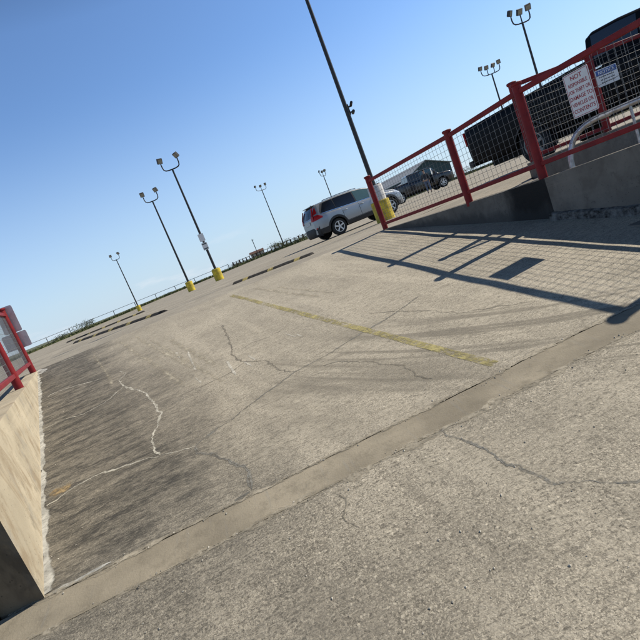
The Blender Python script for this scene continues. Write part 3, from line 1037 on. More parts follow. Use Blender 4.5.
def railing(root, posts, tops, bots, pr=0.052, rail=0.058):
    """posts: (x, y, zbase, ztop)"""
    for (x, y, z0, z1) in posts:
        p = MB().lathe([(pr, -0.05), (pr, z1 - z0 - 0.03)], (x, y, z0), 20).build('post', M['red'], root)
        MB().lathe([(pr + .012, 0), (pr + .014, .006), (pr + .014, .026), (pr + .006, .034)], (x, y, z1 - 0.034), 20).build('post_cap', M['red'], p)
    tr, br = MB(), MB()
    for i in range(len(posts) - 1):
        a, b = Vector(posts[i][:2]), Vector(posts[i + 1][:2])
        tr = MB().beam((*a, tops[i]), (*b, tops[i + 1]), rail, rail).build('top_rail', M['red'], root, bevel=0.006)
        br = MB().beam((*a, bots[i]), (*b, bots[i + 1]), rail * .9, rail * .9).build('bottom_rail', M['red'], root, bevel=0.006)
        wire_panel(a, b, bots[i], tops[i], bots[i + 1], tops[i + 1]).build('wire_mesh', M['wire'], root)


near_rail = thing('safety_railing', 'red post and wire mesh railing on top of the grey right ramp wall', 'railing', (0, 0, 0), group='red wire mesh railings')
railing(near_rail, [(1.838, 9.379, .005, 1.06), (2.665, 7.05, .014, 1.085), (3.13, 5.80, .024, 1.175), (3.86, 3.73, .09, 1.20)],
        [.965, 1.0, 1.065, 1.09], [.105, .155, .195, .265])
cross_rail = thing('safety_railing', 'red mesh railing on the raised kerb, behind the pipe handrail', 'railing', group='red wire mesh railings')
railing(cross_rail, [(3.46, 6.51, .237, 1.29), (4.53, 6.52, .237, 1.305), (5.52, 6.53, .237, 1.3)], [1.24, 1.24, 1.24], [.297, .30, .315], pr=0.048, rail=0.05)
left_rail = thing('safety_railing', 'red post railing with grey sign backs on the tan left wall', 'railing', group='red wire mesh railings')
railing(left_rail, [(-5.065, 8.58, -.005, 1.22), (-3.845, 6.09, -.005, 1.16), (-2.42, 3.15, -.005, 1.16)], [1.10, 1.05, 1.05], [.165, .165, .165], rail=0.062)

# galvanised pipe handrail
gh = thing('pipe_handrail', 'bent galvanised pipe handrail in front of the red cross railing', 'handrail', (3.443, 5.70, .0))
pts = [(3.443, 5.70, -0.3), (3.443, 5.70, .05), (3.46, 5.70, .16), (3.50, 5.69, .265), (3.545, 5.66, .345), (3.60, 5.60, .40), (3.66, 5.53, .435), (3.75, 5.45, .45), (3.90, 5.32, .458), (4.45, 4.86, .475), (5.1, 4.3, .49)]
cv = []
for i in range(len(pts) - 1):
    for k in range(4):
        p0, p1, p2, p3 = [Vector(pts[max(0, min(len(pts) - 1, j))]) for j in (i - 1, i, i + 1, i + 2)]
        t = k / 4
        cv.append(0.5 * ((2 * p1) + (p2 - p0) * t + (2 * p0 - 5 * p1 + 4 * p2 - p3) * t * t + (3 * p1 - p0 - 3 * p2 + p3) * t ** 3))
cv.append(Vector(pts[-1]))
L0 = Vector((3.443, 5.70, 0))
MB().tube([p - L0 for p in cv], 0.031, 14).build('pipe', M['galv'], gh)
cp = Vector((3.78, 5.425, .451))
dr = Vector((.76, -.65, .02)).normalized()
MB().tube([cp - dr * .05 - L0, cp + dr * .05 - L0], 0.037, 14).build('coupling', M['galv'], gh)
for (x, y, z) in ((3.965, 5.265, .455), (4.75, 4.6, .48)):
    MB().tube([Vector((x, y, -0.62)) - L0, Vector((x, y, z)) - L0], 0.015, 10).build('support_post', M['galv'], gh)

# ---------------------------------------------------------------- signs
def sign_plate(w, h, t=0.003, r=0.018):
    poly = []
    for cx, cy, a0 in ((w / 2 - r, h / 2 - r, 0), (-w / 2 + r, h / 2 - r, 90), (-w / 2 + r, -h / 2 + r, 180), (w / 2 - r, -h / 2 + r, 270)):
        for k in range(5):
            a = R(a0 + k * 22.5)
            poly.append((cx + r * math.cos(a), cy + r * math.sin(a)))
    return MB().prism(poly, -t / 2, t / 2)


def xf(loc, right, up=(0, 0, 1)):
    x = Vector(right).normalized()
    z = x.cross(Vector(up)).normalized()
    y = z.cross(x)
    m = Matrix((x, y, z)).transposed().to_4x4()
    m.translation = Vector(loc)
    return m


def app(mb, m4):
    mb.v = [tuple(m4 @ Vector(p)) for p in mb.v]
    return mb


# NOT RESPONSIBLE sign, wired to the near railing
dirn = Vector((0.352, -1, 0)).normalized()
mid = Vector((3.375, 5.10, 0.765)) + Vector((-dirn.y, dirn.x, 0)) * 0.0
nr = xf((3.375 - 0.010, 5.10 - 0.012, 0.750), (0.352, -1, 0.02))
s1 = thing('warning_sign', 'white sign with red lettering, NOT RESPONSIBLE, wired to the right railing', 'sign', nr.translation)
s1.matrix_world = nr
sign_plate(0.296, 0.448).build('panel', M['sign_white'], s1, bevel=0.0)
bd = MB()
for (cx, cy, w, h) in ((0, .214, .27, .005), (0, -.214, .27, .005), (.138, 0, .005, .42), (-.138, 0, .005, .42)):
    bd.box((cx, cy, 0.0022), (w, h, 0.0012))
bd.build('border', M['sign_red'], s1, smooth=0)
for i, (ln, sz, sq) in enumerate((('NOT', .062, 1), ('RESPONSIBLE', .052, .72), ('FOR THEFT OR', .052, .72), ('DAMAGE TO', .056, .80), ('VEHICLES OR', .054, .76), ('CONTENTS', .056, .84))):
    text_mb(ln, sz, Matrix.Translation((0, 0.166 - i * 0.066, 0.0026)), squeeze=sq).build('lettering', M['sign_red'], s1, smooth=0)
# NOTICE sign on the cross railing
s2 = thing('notice_sign', 'small white NOTICE sign with a blue heading on the cross railing', 'sign')
s2.matrix_world = xf((4.672, 6.462, 0.915), (1, 0.01, 0.012))
sign_plate(0.305, 0.215, r=0.012).build('panel', M['sign_white'], s2)
MB().box((0, .064, .0022), (.285, .068, .0012)).build('heading', M['sign_blue'], s2, smooth=0)
text_mb('NOTICE', .062, Matrix.Translation((0, .063, .0036)), squeeze=1.0).build('lettering', M['sign_white'], s2, smooth=0)
sm = MB()
rnd = random.Random(4)
for j, yy in enumerate((0.008, -0.030, -0.066)):
    x = -0.115 + (0.02 if j else 0)
    sm = MB()
    while x < 0.105:
        w = rnd.uniform(.012, .03)
        sm.box((x + w / 2, yy, .0022), (w, .012, .0012))
        x += w + rnd.uniform(.006, .012)
    sm.build('small_print', M['sign_black'], s2, smooth=0)

# sign backs on the far post of the left railing
for (w, h, x, z, lab) in ((.31, .475, -5.078, 1.0, 'taller rounded grey sign back, upper one behind the left railing post'),
                          (.44, .285, -5.11, .61, 'squat grey sign back, lower one behind the left railing post')):
    b = app(sign_plate(w, h, r=0.03), xf((x, 8.650, z), (1, 0.06, -0.03)))
    o = b.build('sign_back', M['sign_back'], None)
    tag(o, lab, 'sign', 'sign backs on the left railing')

# ---------------------------------------------------------------- light poles
def light_pole(loc, ztop, label, n=2, base='yellow', aim=0.0, spread=0.46, pr=0.066, bh=0.66, br=0.245, cameras=False, signs=False):
    x, y, z = loc
    t = thing('light_pole', label, 'light pole', loc, group='parking deck light poles')
    H = ztop - z
    if base == 'yellow':
        MB().lathe([(br, -0.1), (br, bh - .03), (br - .03, bh)], (0, 0, 0), 28).build('pedestal', M['base_yellow'], t)
    elif base == 'two':
        MB().lathe([(br, -0.1), (br, 0.60), (br - .02, 0.62)], (0, 0, 0), 28).build('pedestal', M['base_yellow'], t)
        MB().lathe([(br - .055, 0.60), (br - .055, bh - .03), (br - .08, bh)], (0, 0, 0), 28).build('pedestal_top', M['base_white'], t)
    else:
        bh = 0.0
    MB().box((0, 0, bh + 0.012), (.3, .3, .024)).build('base_plate', M['pole'], t)
    MB().lathe([(pr * 1.1, bh), (pr * .72, H)], (0, 0, 0), 14).build('pole', M['pole'], t)
    ca, sa = math.cos(aim), math.sin(aim)
    D = lambda a, b, c: (a * ca - b * sa, a * sa + b * ca, c)
    offs = {2: (-1, 1), 3: (-1, 0, 1), 4: (-1, -.36, .36, 1)}[n]
    br_ = MB()
    br_.tube([D(o * spread, 0, H + .5 - .0) if False else D(sx * spread, 0, H + zz) for sx, zz in
              ((-1, .42), (-1, .22), (-.93, .08), (-.75, .01), (-.4, -.02), (0, -.02), (.4, -.02), (.75, .01), (.93, .08), (1, .22), (1, .42))], .032, 8)
    for o in offs:
        if abs(o) < 1:
            br_.tube([D(o * spread, 0, H - .02), D(o * spread, 0, H + .36)], .03, 8)
    br_.build('bracket', M['pole'], t)
    rnd = random.Random(label)
    for k, o in enumerate(offs):
        yaw = aim + (rnd.uniform(-.3, .3) if abs(o) < 1 else o * -.5 + rnd.uniform(-.25, .25))
        tilt = rnd.uniform(.35, .65)
        m = Matrix.Translation(Vector(D(o * spread, 0, H + (.58 if abs(o) == 1 else .5)))) @ Matrix.Rotation(yaw, 4, 'Z') @ Matrix.Rotation(tilt, 4, 'X')
        hb = MB().box((0, 0, 0), (.27, .12, .27))
        for q in range(5):
            hb.box((-.10 + q * .05, .075, 0), (.012, .05, .22))
        hd = app(hb, m).build('floodlight', M['pole_head'], t, smooth=0)
        app(MB().box((0, -.062, 0), (.22, .012, .22)), m).build('lens', M['lens'], hd, smooth=0)
    if cameras:
        c = app(MB().box((.10, -.0, 0), (.16, .04, .04)).tube([(.18, -.12, .07), (.18, .10, .03)], .04, 10).tube([(.16, -.10, -.17), (.16, .06, -.19)], .045, 10).box((.12, 0, -.16), (.14, .035, .035)).box((.07, 0, -.07), (.03, .06, .3)),
                Matrix.Translation((0, 0, 3.44 - z)))
        c.build('security_camera', M['pole'], t)
    return t


light_pole((2.99, 14.72, .0), 7.6, 'nearest tall dark light pole on a round white and yellow base', 2, 'two', bh=1.09, br=.285, cameras=True)
p2 = light_pole((-4.29, 26.8, 0), 6.32, 'two lamp light pole with small square signs and a yellow base, right of its twin', 2)
for (zz, w, h, m_) in ((2.47, .30, .42, 'sign_white'), (1.98, .30, .40, 'sign_white')):
    o = app(sign_plate(w, h, r=.03), xf((-4.29, 26.70, zz), (1, .1, 0))).build('parking_sign', M[m_])
    tag(o, 'upper pale sign on the yellow based light pole' if zz > 2.2 else 'lower pale sign with green border on the yellow based light pole', 'sign', 'signs on the light pole')
    if zz < 2.2:
        for q in (-.13, .13):
            app(MB().box((0, q, .003), (.24, .06, .003)), xf((-4.29, 26.70, zz), (1, .1, 0))).build('printed_band', M['teal_wall'], o)
light_pole((-7.22, 32.6, -.08), 6.22, 'two lamp light pole with yellow base and no signs on its post', 2)
light_pole((-18.98, 56.5, -.34), 6.0, 'farthest small light pole with a yellow base, standing alone on the left', 2)
light_pole((-.70, 61.0, .20), 7.7, 'distant three lamp light pole rising behind the picket fence', 3, 'none', spread=.75, aim=.6)
light_pole((6.75, 59, .15), 6.35, 'distant light pole rising from behind the silver SUV roof', 3, 'none', spread=.6, aim=.9)
light_pole((14.68, 25, .1), 6.2, 'three lamp light pole above the dark truck bed on the right', 3, 'none', spread=.5, aim=.1)
light_pole((18.0, 36, .1), 6.3, 'four lamp light pole beyond the dark truck, left of the three lamp one', 4, 'none', spread=.7)


# ---------------------------------------------------------------- speed bumps
def speed_bump(a, b, nseg, label, h=0.075, w=0.30):
    a, b = Vector(a), Vector(b)
    d = b - a
    L = d.length
    ang = math.atan2(d.y, d.x)
    t = thing('speed_bump', label, 'speed bump', (a.x, a.y, zd(a.x, a.y)), ang, 'black and yellow rubber speed bumps')
    prof = [(-w / 2, 0), (-w / 2, .012), (-w * .36, h * .55), (-w * .2, h * .92), (0, h), (w * .2, h * .92), (w * .36, h * .55), (w / 2, .012), (w / 2, 0)]
    ca, sa = math.cos(ang), math.sin(ang)
    wts = [0.62 if k % 3 == 1 else 1.19 for k in range(nseg)]
    cum = [sum(wts[:k]) / sum(wts) * L for k in range(nseg + 1)]
    for k in range(nseg):
        x0, x1 = cum[k] + .003, cum[k + 1] - .003
        is_y = (k % 3 == 1)
        mb = MB()
        P = []
        for x in (x0, x1):
            px, py = a.x + ca * x, a.y + sa * x
            zz = zd(px, py) - zd(a.x, a.y) - .01
            P.append([(x, q[0], q[1] + zz) for q in prof])
        mb.grid(P)
        mb.add(P[0], [tuple(range(len(prof)))])
        mb.add(P[1], [tuple(range(len(prof)))])
        mb.build('yellow_segment' if is_y else 'black_segment', M['bump_yellow' if is_y else 'rubber'], t, smooth=50)
    return t


speed_bump((-7.95, 16.5), (-3.62, 12.3), 15, 'longest black and yellow speed bump, in front on the left of the deck', w=.30, h=.07)
speed_bump((-12.2, 24.5), (-7.7, 23.3), 15, 'farther black and yellow speed bump behind the longest one')
speed_bump((-1.64, 12.2), (.40, 11.28), 9, 'short black and yellow speed bump behind the yellow painted line', w=.30, h=.065)


# ---------------------------------------------------------------- vehicles
def wheel(parent, c, r, w, side, spokes=5, rim_mat='alloy'):
    """c: centre, axis along local y; side -1 = right"""
    k = .64
    t = MB().lathe([(r * k, -w / 2 * .8), (r * .9, -w / 2), (r * .975, -w / 2 * .82), (r, -w / 2 * .5), (r, w / 2 * .5), (r * .975, w / 2 * .82), (r * .9, w / 2), (r * k, w / 2 * .8)], c, 36, 'Y').build('wheel', M['tyre'], parent)
    f = side * w / 2
    MB().lathe([(r * k, f * .55), (r * .1, f * .45)], c, 28, 'Y').build('brake_disc', M['under'], t)
    rm = MB()
    rm.lathe([(r * k * 1.02, f * .5), (r * k * 1.03, f * .93), (r * k * .92, f * .93), (r * k * .90, f * .5)], c, 32, 'Y')
    rm.lathe([(r * .15, f * .5), (r * .15, f * .9), (r * .08, f * .95)], c, 16, 'Y')
    for q in range(spokes):
        a = 2 * math.pi * q / spokes + .3
        p0 = Vector((c[0] + math.cos(a) * r * .1, c[1] + f * .82, c[2] + math.sin(a) * r * .1))
        p1 = Vector((c[0] + math.cos(a) * r * k * .97, c[1] + f * .86, c[2] + math.sin(a) * r * k * .97))
        rm.beam(p0, p1, abs(f) * .25, r * .17, up=(-math.sin(a), 0, math.cos(a)))
    rm.build('rim', M[rim_mat], t, smooth=35)
    return t


class Car:
    def __init__(self, sp):
        self.s = sp
        tb = lambda k: (lambda x: float(np.interp(x, [p[0] for p in sp[k]], [p[1] for p in sp[k]])))
        self.zt, self.zb, self.W, self.WT = tb('top'), tb('belt'), tb('width'), tb('roofw')
        self.zs = tb('sill')

    def zlow(self, x):
        z = self.zs(x)
        for wx in self.s['wheels']:
            r = self.s['arch']
            d = abs(x - wx)
            if d < r:
                z = max(z, self.s['wr'] + math.sqrt(r * r - d * d) - .02)
        return z

    def half(self, x):
        zl, zb, zt, w, wt = self.zlow(x), self.zb(x), max(self.zt(x), self.zb(x) + .012), self.W(x), self.WT(x)
        zs = self.zs(x)
        pts = []
        for f in (0, .12, .3, .5, .68, .82, .92, 1.0):
            z = zl + (zb - zl) * f
            u = (z - zs) / max(.01, zb - zs)
            y = w * float(np.interp(u, [0, .15, .4, .62, .8, .9, 1.0], [.955, .985, 1.0, .995, .985, .968, .925]))
            pts.append((y, z))
        wb = w * .925
        hh = zt - zb
        for gx in (.06, .25, .5, .75, .88):
            y = wb + (wt - wb) * (gx ** 1.15) - .0
            pts.append((y, zb + hh * gx))
        cr = min(.07, hh * .12 + .004)
        for fy, fz in ((.97, .945), (.90, .975), (.75, .99), (.45, 1.0), (0, 1.0)):
            pts.append((wt * fy, zb + hh * fz if hh > .1 else zb + hh * fz))
        return pts

    def mp(self, x, y, z):
        sh = self.s.get('shear', (0, 1, 1))
        k, z0, xr_ = sh
        x2 = x + k * max(0, z - z0) * max(0.0, 1 - x / xr_)
        return (x2, y, z)

    def y_at(self, x, z):
        h = self.half(x)
        zz = [p[1] for p in h[:-1]]
        yy = [p[0] for p in h[:-1]]
        return float(np.interp(z, zz, yy))

    def body(self, name, m, parent):
        L = self.s['L']
        xs_ = list(np.linspace(0, L, int(L / .045)))
        for p in self.s['top'] + self.s['belt']:
            xs_.append(p[0])
        xs_ = sorted(set(round(x, 4) for x in xs_))
        P = []
        for x in xs_:
            h = self.half(x)
            ring = [self.mp(x, -y, z) for y, z in h] + [self.mp(x, y, z) for y, z in h[-2::-1]]
            P.append(ring)
        mb = MB().grid(P)
        nR = len(P[0])
        mb.add(P[0], [tuple(range(nR))])
        mb.add(P[-1], [tuple(range(nR))])
        return mb.build(name, m, parent, smooth=32)

    def patch(self, name, m, parent, x0, x1, zlo, zhi, off, sides=(-1, 1), nx=16, nz=8):
        out = []
        zlo_ = zlo if callable(zlo) else (lambda x, v=zlo: v)
        zhi_ = zhi if callable(zhi) else (lambda x, v=zhi: v)
        for s in sides:
            P = []
            for x in np.linspace(x0, x1, nx):
                a, b = zlo_(x), zhi_(x)
                P.append([self.mp(x, s * (self.y_at(x, a + (b - a) * t) + off), a + (b - a) * t) for t in np.linspace(0, 1, nz)])
            mb = MB().grid(P)
            # close the rim inwards so the panel has thickness
            rim = P[0] + [r[-1] for r in P[1:]] + P[-1][-2::-1] + [r[0] for r in P[-2:0:-1]]
            inn = [(p[0], p[1] - s * (off + .008), p[2]) for p in rim]
            mb.grid([rim + rim[:1], inn + inn[:1]])
            out.append(mb.build(name, m, parent, smooth=40))
        return out


# --- silver SUV
suv_spec = dict(L=4.63, wheels=(0.98, 3.755), wr=.365, arch=.425,
    top=[(0, 1.03), (.03, 1.15), (.10, 1.38), (.20, 1.545), (.32, 1.59), (.7, 1.63), (1.5, 1.66), (2.2, 1.65), (2.7, 1.595), (3.0, 1.52), (3.45, 1.22), (3.62, 1.13), (4.2, 1.02), (4.5, .88), (4.63, .74)],
    belt=[(0, .99), (.08, 1.14), (.5, 1.13), (1.5, 1.085), (2.8, 1.035), (3.45, 1.04), (3.62, 1.03), (4.2, .94), (4.5, .82), (4.63, .70)],
    width=[(0, .60), (.05, .70), (.12, .78), (.25, .85), (.6, .91), (1.2, .93), (3.6, .925), (4.2, .885), (4.5, .80), (4.63, .66)],
    roofw=[(0, .54), (.3, .60), (1, .655), (2.2, .66), (3.0, .66), (3.45, .74), (3.7, .82), (4.2, .78), (4.63, .55)],
    sill=[(0, .36), (.3, .30), (4.2, .28), (4.63, .30)],
    shear=(.17, .95, 1.0))
suv_ang = R(20)
SUVK = 0.93
hx, hy = math.cos(suv_ang), math.sin(suv_ang)
# rear right tyre stands at (1.91, 19.37)
o_x = 2.12 - SUVK * (.98 * hx - (-.85) * hy)
o_y = 19.6 - SUVK * (.98 * hy + (-.85) * hx)
suv = thing('parked_suv', 'silver SUV with tall red tail lights parked at the top of the ramp', 'SUV', (o_x, o_y, 0.0), suv_ang)
suv.scale = (SUVK, SUVK, SUVK)
C1 = Car(suv_spec)
C1.body('body', M['silver'], suv)
MB().box((2.3, 0, .46), (3.9, 1.34, .4)).build('underbody', M['under'], suv)
for wx in (.98, 3.755):
    MB().box((wx, 0, .62), (.8, 1.30, .5)).build('wheel_well', M['under'], suv)
for sx in (-1, 1):
    for wx in (.98, 3.755):
        wheel(suv, (wx, sx * .80, .36), .36, .235, sx)
# black lower cladding with arches
ac = lambda x: max(.46, max((.365 + math.sqrt(max(0, .50 ** 2 - (x - wx) ** 2)) if abs(x - wx) < .50 else 0) for wx in (.98, 3.755)))
C1.patch('cladding', M['trim'], suv, .12, 4.35, lambda x: C1.zlow(x) + .002, lambda x: max(C1.zlow(x) + .03, min(ac(x), .93)), .010, nx=110, nz=5)
# windows
bl = lambda x: C1.zb(x) + .035
rt_ = lambda x: min(C1.zb(x) + (C1.zt(x) - C1.zb(x)) * .86, C1.zt(x) - .075)
C1.patch('window_surround', M['trim'], suv, .36, 3.30, lambda x: bl(x) - .012, lambda x: max(bl(x) + .01, min(rt_(x) + .015, bl(x) + max(.0, (x - .30)) * 1.6 + .02)), .007, nx=90)
C1.patch('window', M['glass'], suv, .44, 1.14, bl, lambda x: min(rt_(x), bl(x) + max(.02, (x - .38) * 1.5)), .012, nx=20)
C1.patch('window', M['glass'], suv, 1.17, 2.14, bl, rt_, .012, nx=16)
C1.patch('window', M['glass_teal'], suv, 2.19, 3.18, bl, lambda x: max(bl(x) + .02, rt_(x)), .012, nx=24)
C1.patch('chrome_strip', M['chrome'], suv, .42, 3.25, lambda x: bl(x) - .032, lambda x: bl(x) - .012, .009, nx=40, nz=3)
# doors with gaps
ztop_d = lambda x: bl(x) - .036
C1.patch('door_gap', M['gap'], suv, 1.36, 3.30, .47, ztop_d, .0015, nx=50)
dl = C1.patch('door', M['silver'], suv, 1.375, 2.205, .485, lambda x: ztop_d(x) - .001, .004, nx=30)
dl2 = C1.patch('door', M['silver'], suv, 2.222, 3.285, .485, lambda x: ztop_d(x) - .001, .004, nx=30)
for d, x in ((dl, 1.50), (dl2, 2.36)):
    for s, o in zip((-1, 1), d):
        MB().box((x, s * (C1.y_at(x, .93) + .022), .93), (.2, .03, .035)).build('handle', M['silver'], o, bevel=.008)
for s in (-1, 1):
    mr = MB().lathe([(.03, -.10), (.085, -.06), (.10, .0), (.09, .07), (.04, .10)], (3.12, s * 1.0, 1.12), 14, 'Y')
    mr.box((3.13, s * .92, 1.07), (.06, .1, .04))
    mr.build('side_mirror', M['silver'], suv)
    MB().tube([(.75, s * .58, 1.64), (.85, s * .58, 1.655), (1.6, s * .58, 1.675), (2.3, s * .58, 1.662), (2.5, s * .58, 1.64)], .017, 8).build('roof_rail', M['chrome'], suv)
# tail lights: tall on the rear pillar, broad at the shoulder
C1.patch('tail_light', M['tail'], suv, .035, .20, lambda x: 1.16 + x * .35, lambda x: min(1.56, C1.zt(x) - .05), .010, nx=10)
C1.patch('tail_light', M['tail'], suv, .02, .40, lambda x: .93 + x * .12, lambda x: 1.15 - max(0, x - .2) * .55, .011, nx=12)
for s in (-1, 1):
    tb_ = MB()
    for z0, z1, w0, w1 in ((.94, 1.14, .46, .66), (1.14, 1.50, .55, .64)):
        P = []
        for z in np.linspace(z0, z1, 8):
            sc = 1 - max(0, (z - 1.15)) * .30
            xx = C1.mp(.0, 0, z)[0] - .012 + (0 if z < 1.15 else (z - 1.15) * .22)
            P.append([(xx, s * w0 * sc, z), (xx - .004, s * (w0 + w1) / 2 * sc, z), (xx + .03, s * w1 * sc, z)])
        tb_.grid(P)
        tb_.add([(p[1][0] + .06, p[1][1], p[1][2]) for p in P] + [p[2] for p in P], [tuple([i, i + 1, i + 9, i + 8]) for i in range(7)])
    tb_.build('rear_lamp', M['tail'], suv)
# rear glass, bumper, plate
P = []
for z in np.linspace(1.12, 1.54, 8):
    w = .52 - (z - 1.12) * .10
    xx = C1.mp(0, 0, z)[0] + float(np.interp(z, [1.0, 1.15, 1.40, 1.585], [0, .03, .10, .20])) - .022
    P.append([(xx + .03 * (y * y), y * w, z) for y in np.linspace(-1, 1, 9)])
MB().grid(P).build('rear_window', M['glass'], suv)
MB().box((.31, 0, 1.588), (.22, 1.04, .03)).build('spoiler', M['silver'], suv, bevel=.012)
bm_ = MB()
P = []
for z, e in ((.25, .04), (.32, -.02), (.56, -.05), (.66, -.02)):
    P.append([(e + .16 * y ** 4, y * .80, z) for y in np.linspace(-1, 1, 15)])
bm_.grid(P)
bm_.grid([P[-1], [(p[0] + .1, p[1], p[2]) for p in P[-1]]])
bm_.grid([P[0], [(p[0] + .1, p[1], p[2]) for p in P[0]]])
bm_.build('rear_bumper', M['trim'], suv)
C1.patch('bumper_corner', M['trim'], suv, .03, .56, lambda x: C1.zlow(x) + .002, lambda x: max(C1.zlow(x) + .02, .54), .014, nx=26, nz=6)
MB().box((-.012, 0, .90), (.02, .52, .14)).build('number_plate', M['plate'], suv, bevel=.004)
for s in (-1, 1):
    MB().box((.05, s * .62, .60), (.06, .2, .055)).build('reflector', M['tail'], suv)
MB().lathe([(.02, 0), (.03, .01), (.012, .06)], (.42, 0, 1.60), 10).build('antenna', M['trim'], suv)


# --- pickups
def pickup(spec, name, label, loc, ang, paint, pitch=0.0, hood=None, cab=(2.0, 4.0), two=True, chrome_bumper=True, spokes=6, rim='alloy'):
    t = thing(name, label, 'pickup', loc, ang)
    t.rotation_euler = (0, -pitch, ang)
    c = Car(spec)
    c.body('body', M[paint], t)
    L = spec['L']
    MB().box((L / 2, 0, spec['wr'] + .12), (L - .5, 1.2, .42)).build('underbody', M['under'], t)
    hw = max(p[1] for p in spec['width'])
    for wx in spec['wheels']:
        MB().box((wx, 0, spec['wr'] + .22), (spec['arch'] * 2 - .05, hw * 2 - .5, .55)).build('wheel_well', M['under'], t)
        for s in (-1, 1):
            wheel(t, (wx, s * (hw - .15), spec['wr'] - .005), spec['wr'], .27, s, spokes, rim)
    ar = spec['arch']
    for wx in spec['wheels']:
        c.patch('arch_trim', M['trim'], t, wx - ar + .01, wx + ar - .01, lambda x: c.zlow(x) + .002, lambda x: c.zlow(x) + .05, .012, nx=40, nz=3)
    x0, x1 = cab
    b = lambda x: c.zb(x) + .05
    u = lambda x: max(b(x) + .02, min(c.zb(x) + (c.zt(x) - c.zb(x)) * .85, c.zt(x) - .06))
    m = (x0 + x1) / 2
    c.patch('window', M['glass'], t, x0 + .16, m - .03, b, u, .006)
    c.patch('window', M['glass_teal'], t, m + .05, x1 - .05, b, u, .006)
    dg = c.patch('door_gap', M['gap'], t, x0 + .08, x1 + .02, .50, lambda x: c.zb(x) - .005, .0015, nx=30)
    for a, bb in ((x0 + .095, m - .006), (m + .008, x1 + .005)):
        dd = c.patch('door', M[paint], t, a, bb, .515, lambda x: c.zb(x) - .012, .004, nx=20)
        for s, o in zip((-1, 1), dd):
            zz = c.zb(a) - .12
            MB().box((a + .14, s * (c.y_at(a + .14, zz) + .02), zz), (.17, .025, .035)).build('handle', M['chrome'], o)
    for s in (-1, 1):
        mr = MB().box((x1 + .02, s * (hw + .14), c.zb(x1) + .14), (.09, .18, .24)).box((x1 + .02, s * (hw + .02), c.zb(x1) + .08), (.05, .12, .05))
        mr.build('side_mirror', M['trim'], t, bevel=.02)
        MB().box((-.004, s * (hw * .92), c.zb(.1) - .22), (.05, .13, .34)).build('tail_light', M['tail'], t, bevel=.01)
        MB().box((L - .10, s * .68, .86), (.14, .36, .17)).build('headlight', M['lens'], t, bevel=.02)
    MB().box((-.10, 0, .58), (.16, hw * 1.9, .16)).box((.05, 0, .58), (.16, .9, .1)).build('rear_bumper', M['chrome' if chrome_bumper else 'trim'], t, bevel=.02)
    MB().box((-.22, 0, .47), (.24, .07, .07)).build('tow_hitch', M['trim'], t)
    MB().box((-.012, 0, c.zb(.1) - .25), (.02, hw * 1.55, .44)).build('tailgate', M[paint], t, bevel=.006)
    if hood:
        P = []
        for x in np.linspace(x1 + .42, L - .08, 12):
            hf = c.half(x)
            yy = [-p[0] for p in hf[-6:]] + [p[0] for p in hf[-2:-7:-1]]
            zz = [p[1] for p in hf[-6:]] + [p[1] for p in hf[-2:-7:-1]]
            P.append([(x, y * .98, z + .006) for y, z in zip(yy, zz)])
        MB().grid(P).build('bonnet', M[hood], t)
    # windscreen
    P = []
    for f in np.linspace(.12, .88, 6):
        x = x1 + .42 - .50 * f + .03
        z = c.zb(x1 + .4) + .03 + (c.zt(x1 - .05) - c.zb(x1 + .4) - .06) * f
        w = .72 - .12 * f
        P.append([(x + .02 - .06 * y * y, y * w, z + .012) for y in np.linspace(-1, 1, 7)])
    MB().grid(P).build('windscreen', M['glass'], t)
    return t, c


def pk_spec(bed, cabl, L, zbed, zroof, zhood, wr, sill=.50, w=.98, belt=1.22, over=1.15):
    x0, x1 = bed, bed + cabl
    return dict(L=L, wheels=(over, L - .98), wr=wr, arch=wr + .075,
        top=[(0, zbed), (x0 - .02, zbed), (x0, zbed + .02), (x0 + .05, zroof - .06), (x0 + .16, zroof), (x1 - .5, zroof), (x1 - .05, zroof - .06), (x1 + .42, zhood + .06), (L - .5, zhood), (L - .1, zhood - .08), (L, zhood - .18)],
        belt=[(0, zbed - .02), (x0, zbed - .02), (x0 + .02, belt + .03), (x1, belt), (x1 + .45, zhood + .02), (L - .5, zhood - .05), (L - .1, zhood - .12), (L, zhood - .22)],
        width=[(0, w - .03), (.1, w), (L - .7, w), (L - .2, w - .08), (L, w - .22)],
        roofw=[(0, w * .9), (x0, w * .9), (x0 + .06, w * .84), (x1 - .1, w * .82), (x1 + .45, w * .85), (L - .3, w * .8), (L, w * .62)],
        sill=[(0, sill + .08), (.5, sill), (L - .6, sill), (L, sill + .02)])


# the dark truck just behind the right hand railing (side profile set by bed, cab, roof)
sp = pk_spec(3.56, 2.34, 7.35, 1.45, 1.79, 1.28, .415, sill=.50, w=1.0, belt=1.32, over=1.95)
sp['top'] = [(0, 1.45), (3.55, 1.45), (3.57, 1.47), (3.61, 1.84), (3.72, 1.89), (4.2, 1.86), (4.8, 1.77), (5.4, 1.62), (6.2, 1.34), (6.9, 1.27), (7.25, 1.2), (7.35, 1.1)]
ax, ay, bx_, by_ = 5.15, 12.60, 6.42, 9.05
ta = math.atan2(by_ - ay, bx_ - ax)
# the side nearest the camera is the vehicle's right side
rgt = Vector((math.sin(ta), -math.cos(ta)))
org = Vector((ax, ay)) - rgt * 1.0
pickup(sp, 'pickup_truck', 'long dark pickup truck behind the red railing, its cab cut by the frame', (org.x, org.y, -.01), ta, 'navy_car', pitch=R(1.4), cab=(3.56, 5.6), rim='steel', chrome_bumper=False)
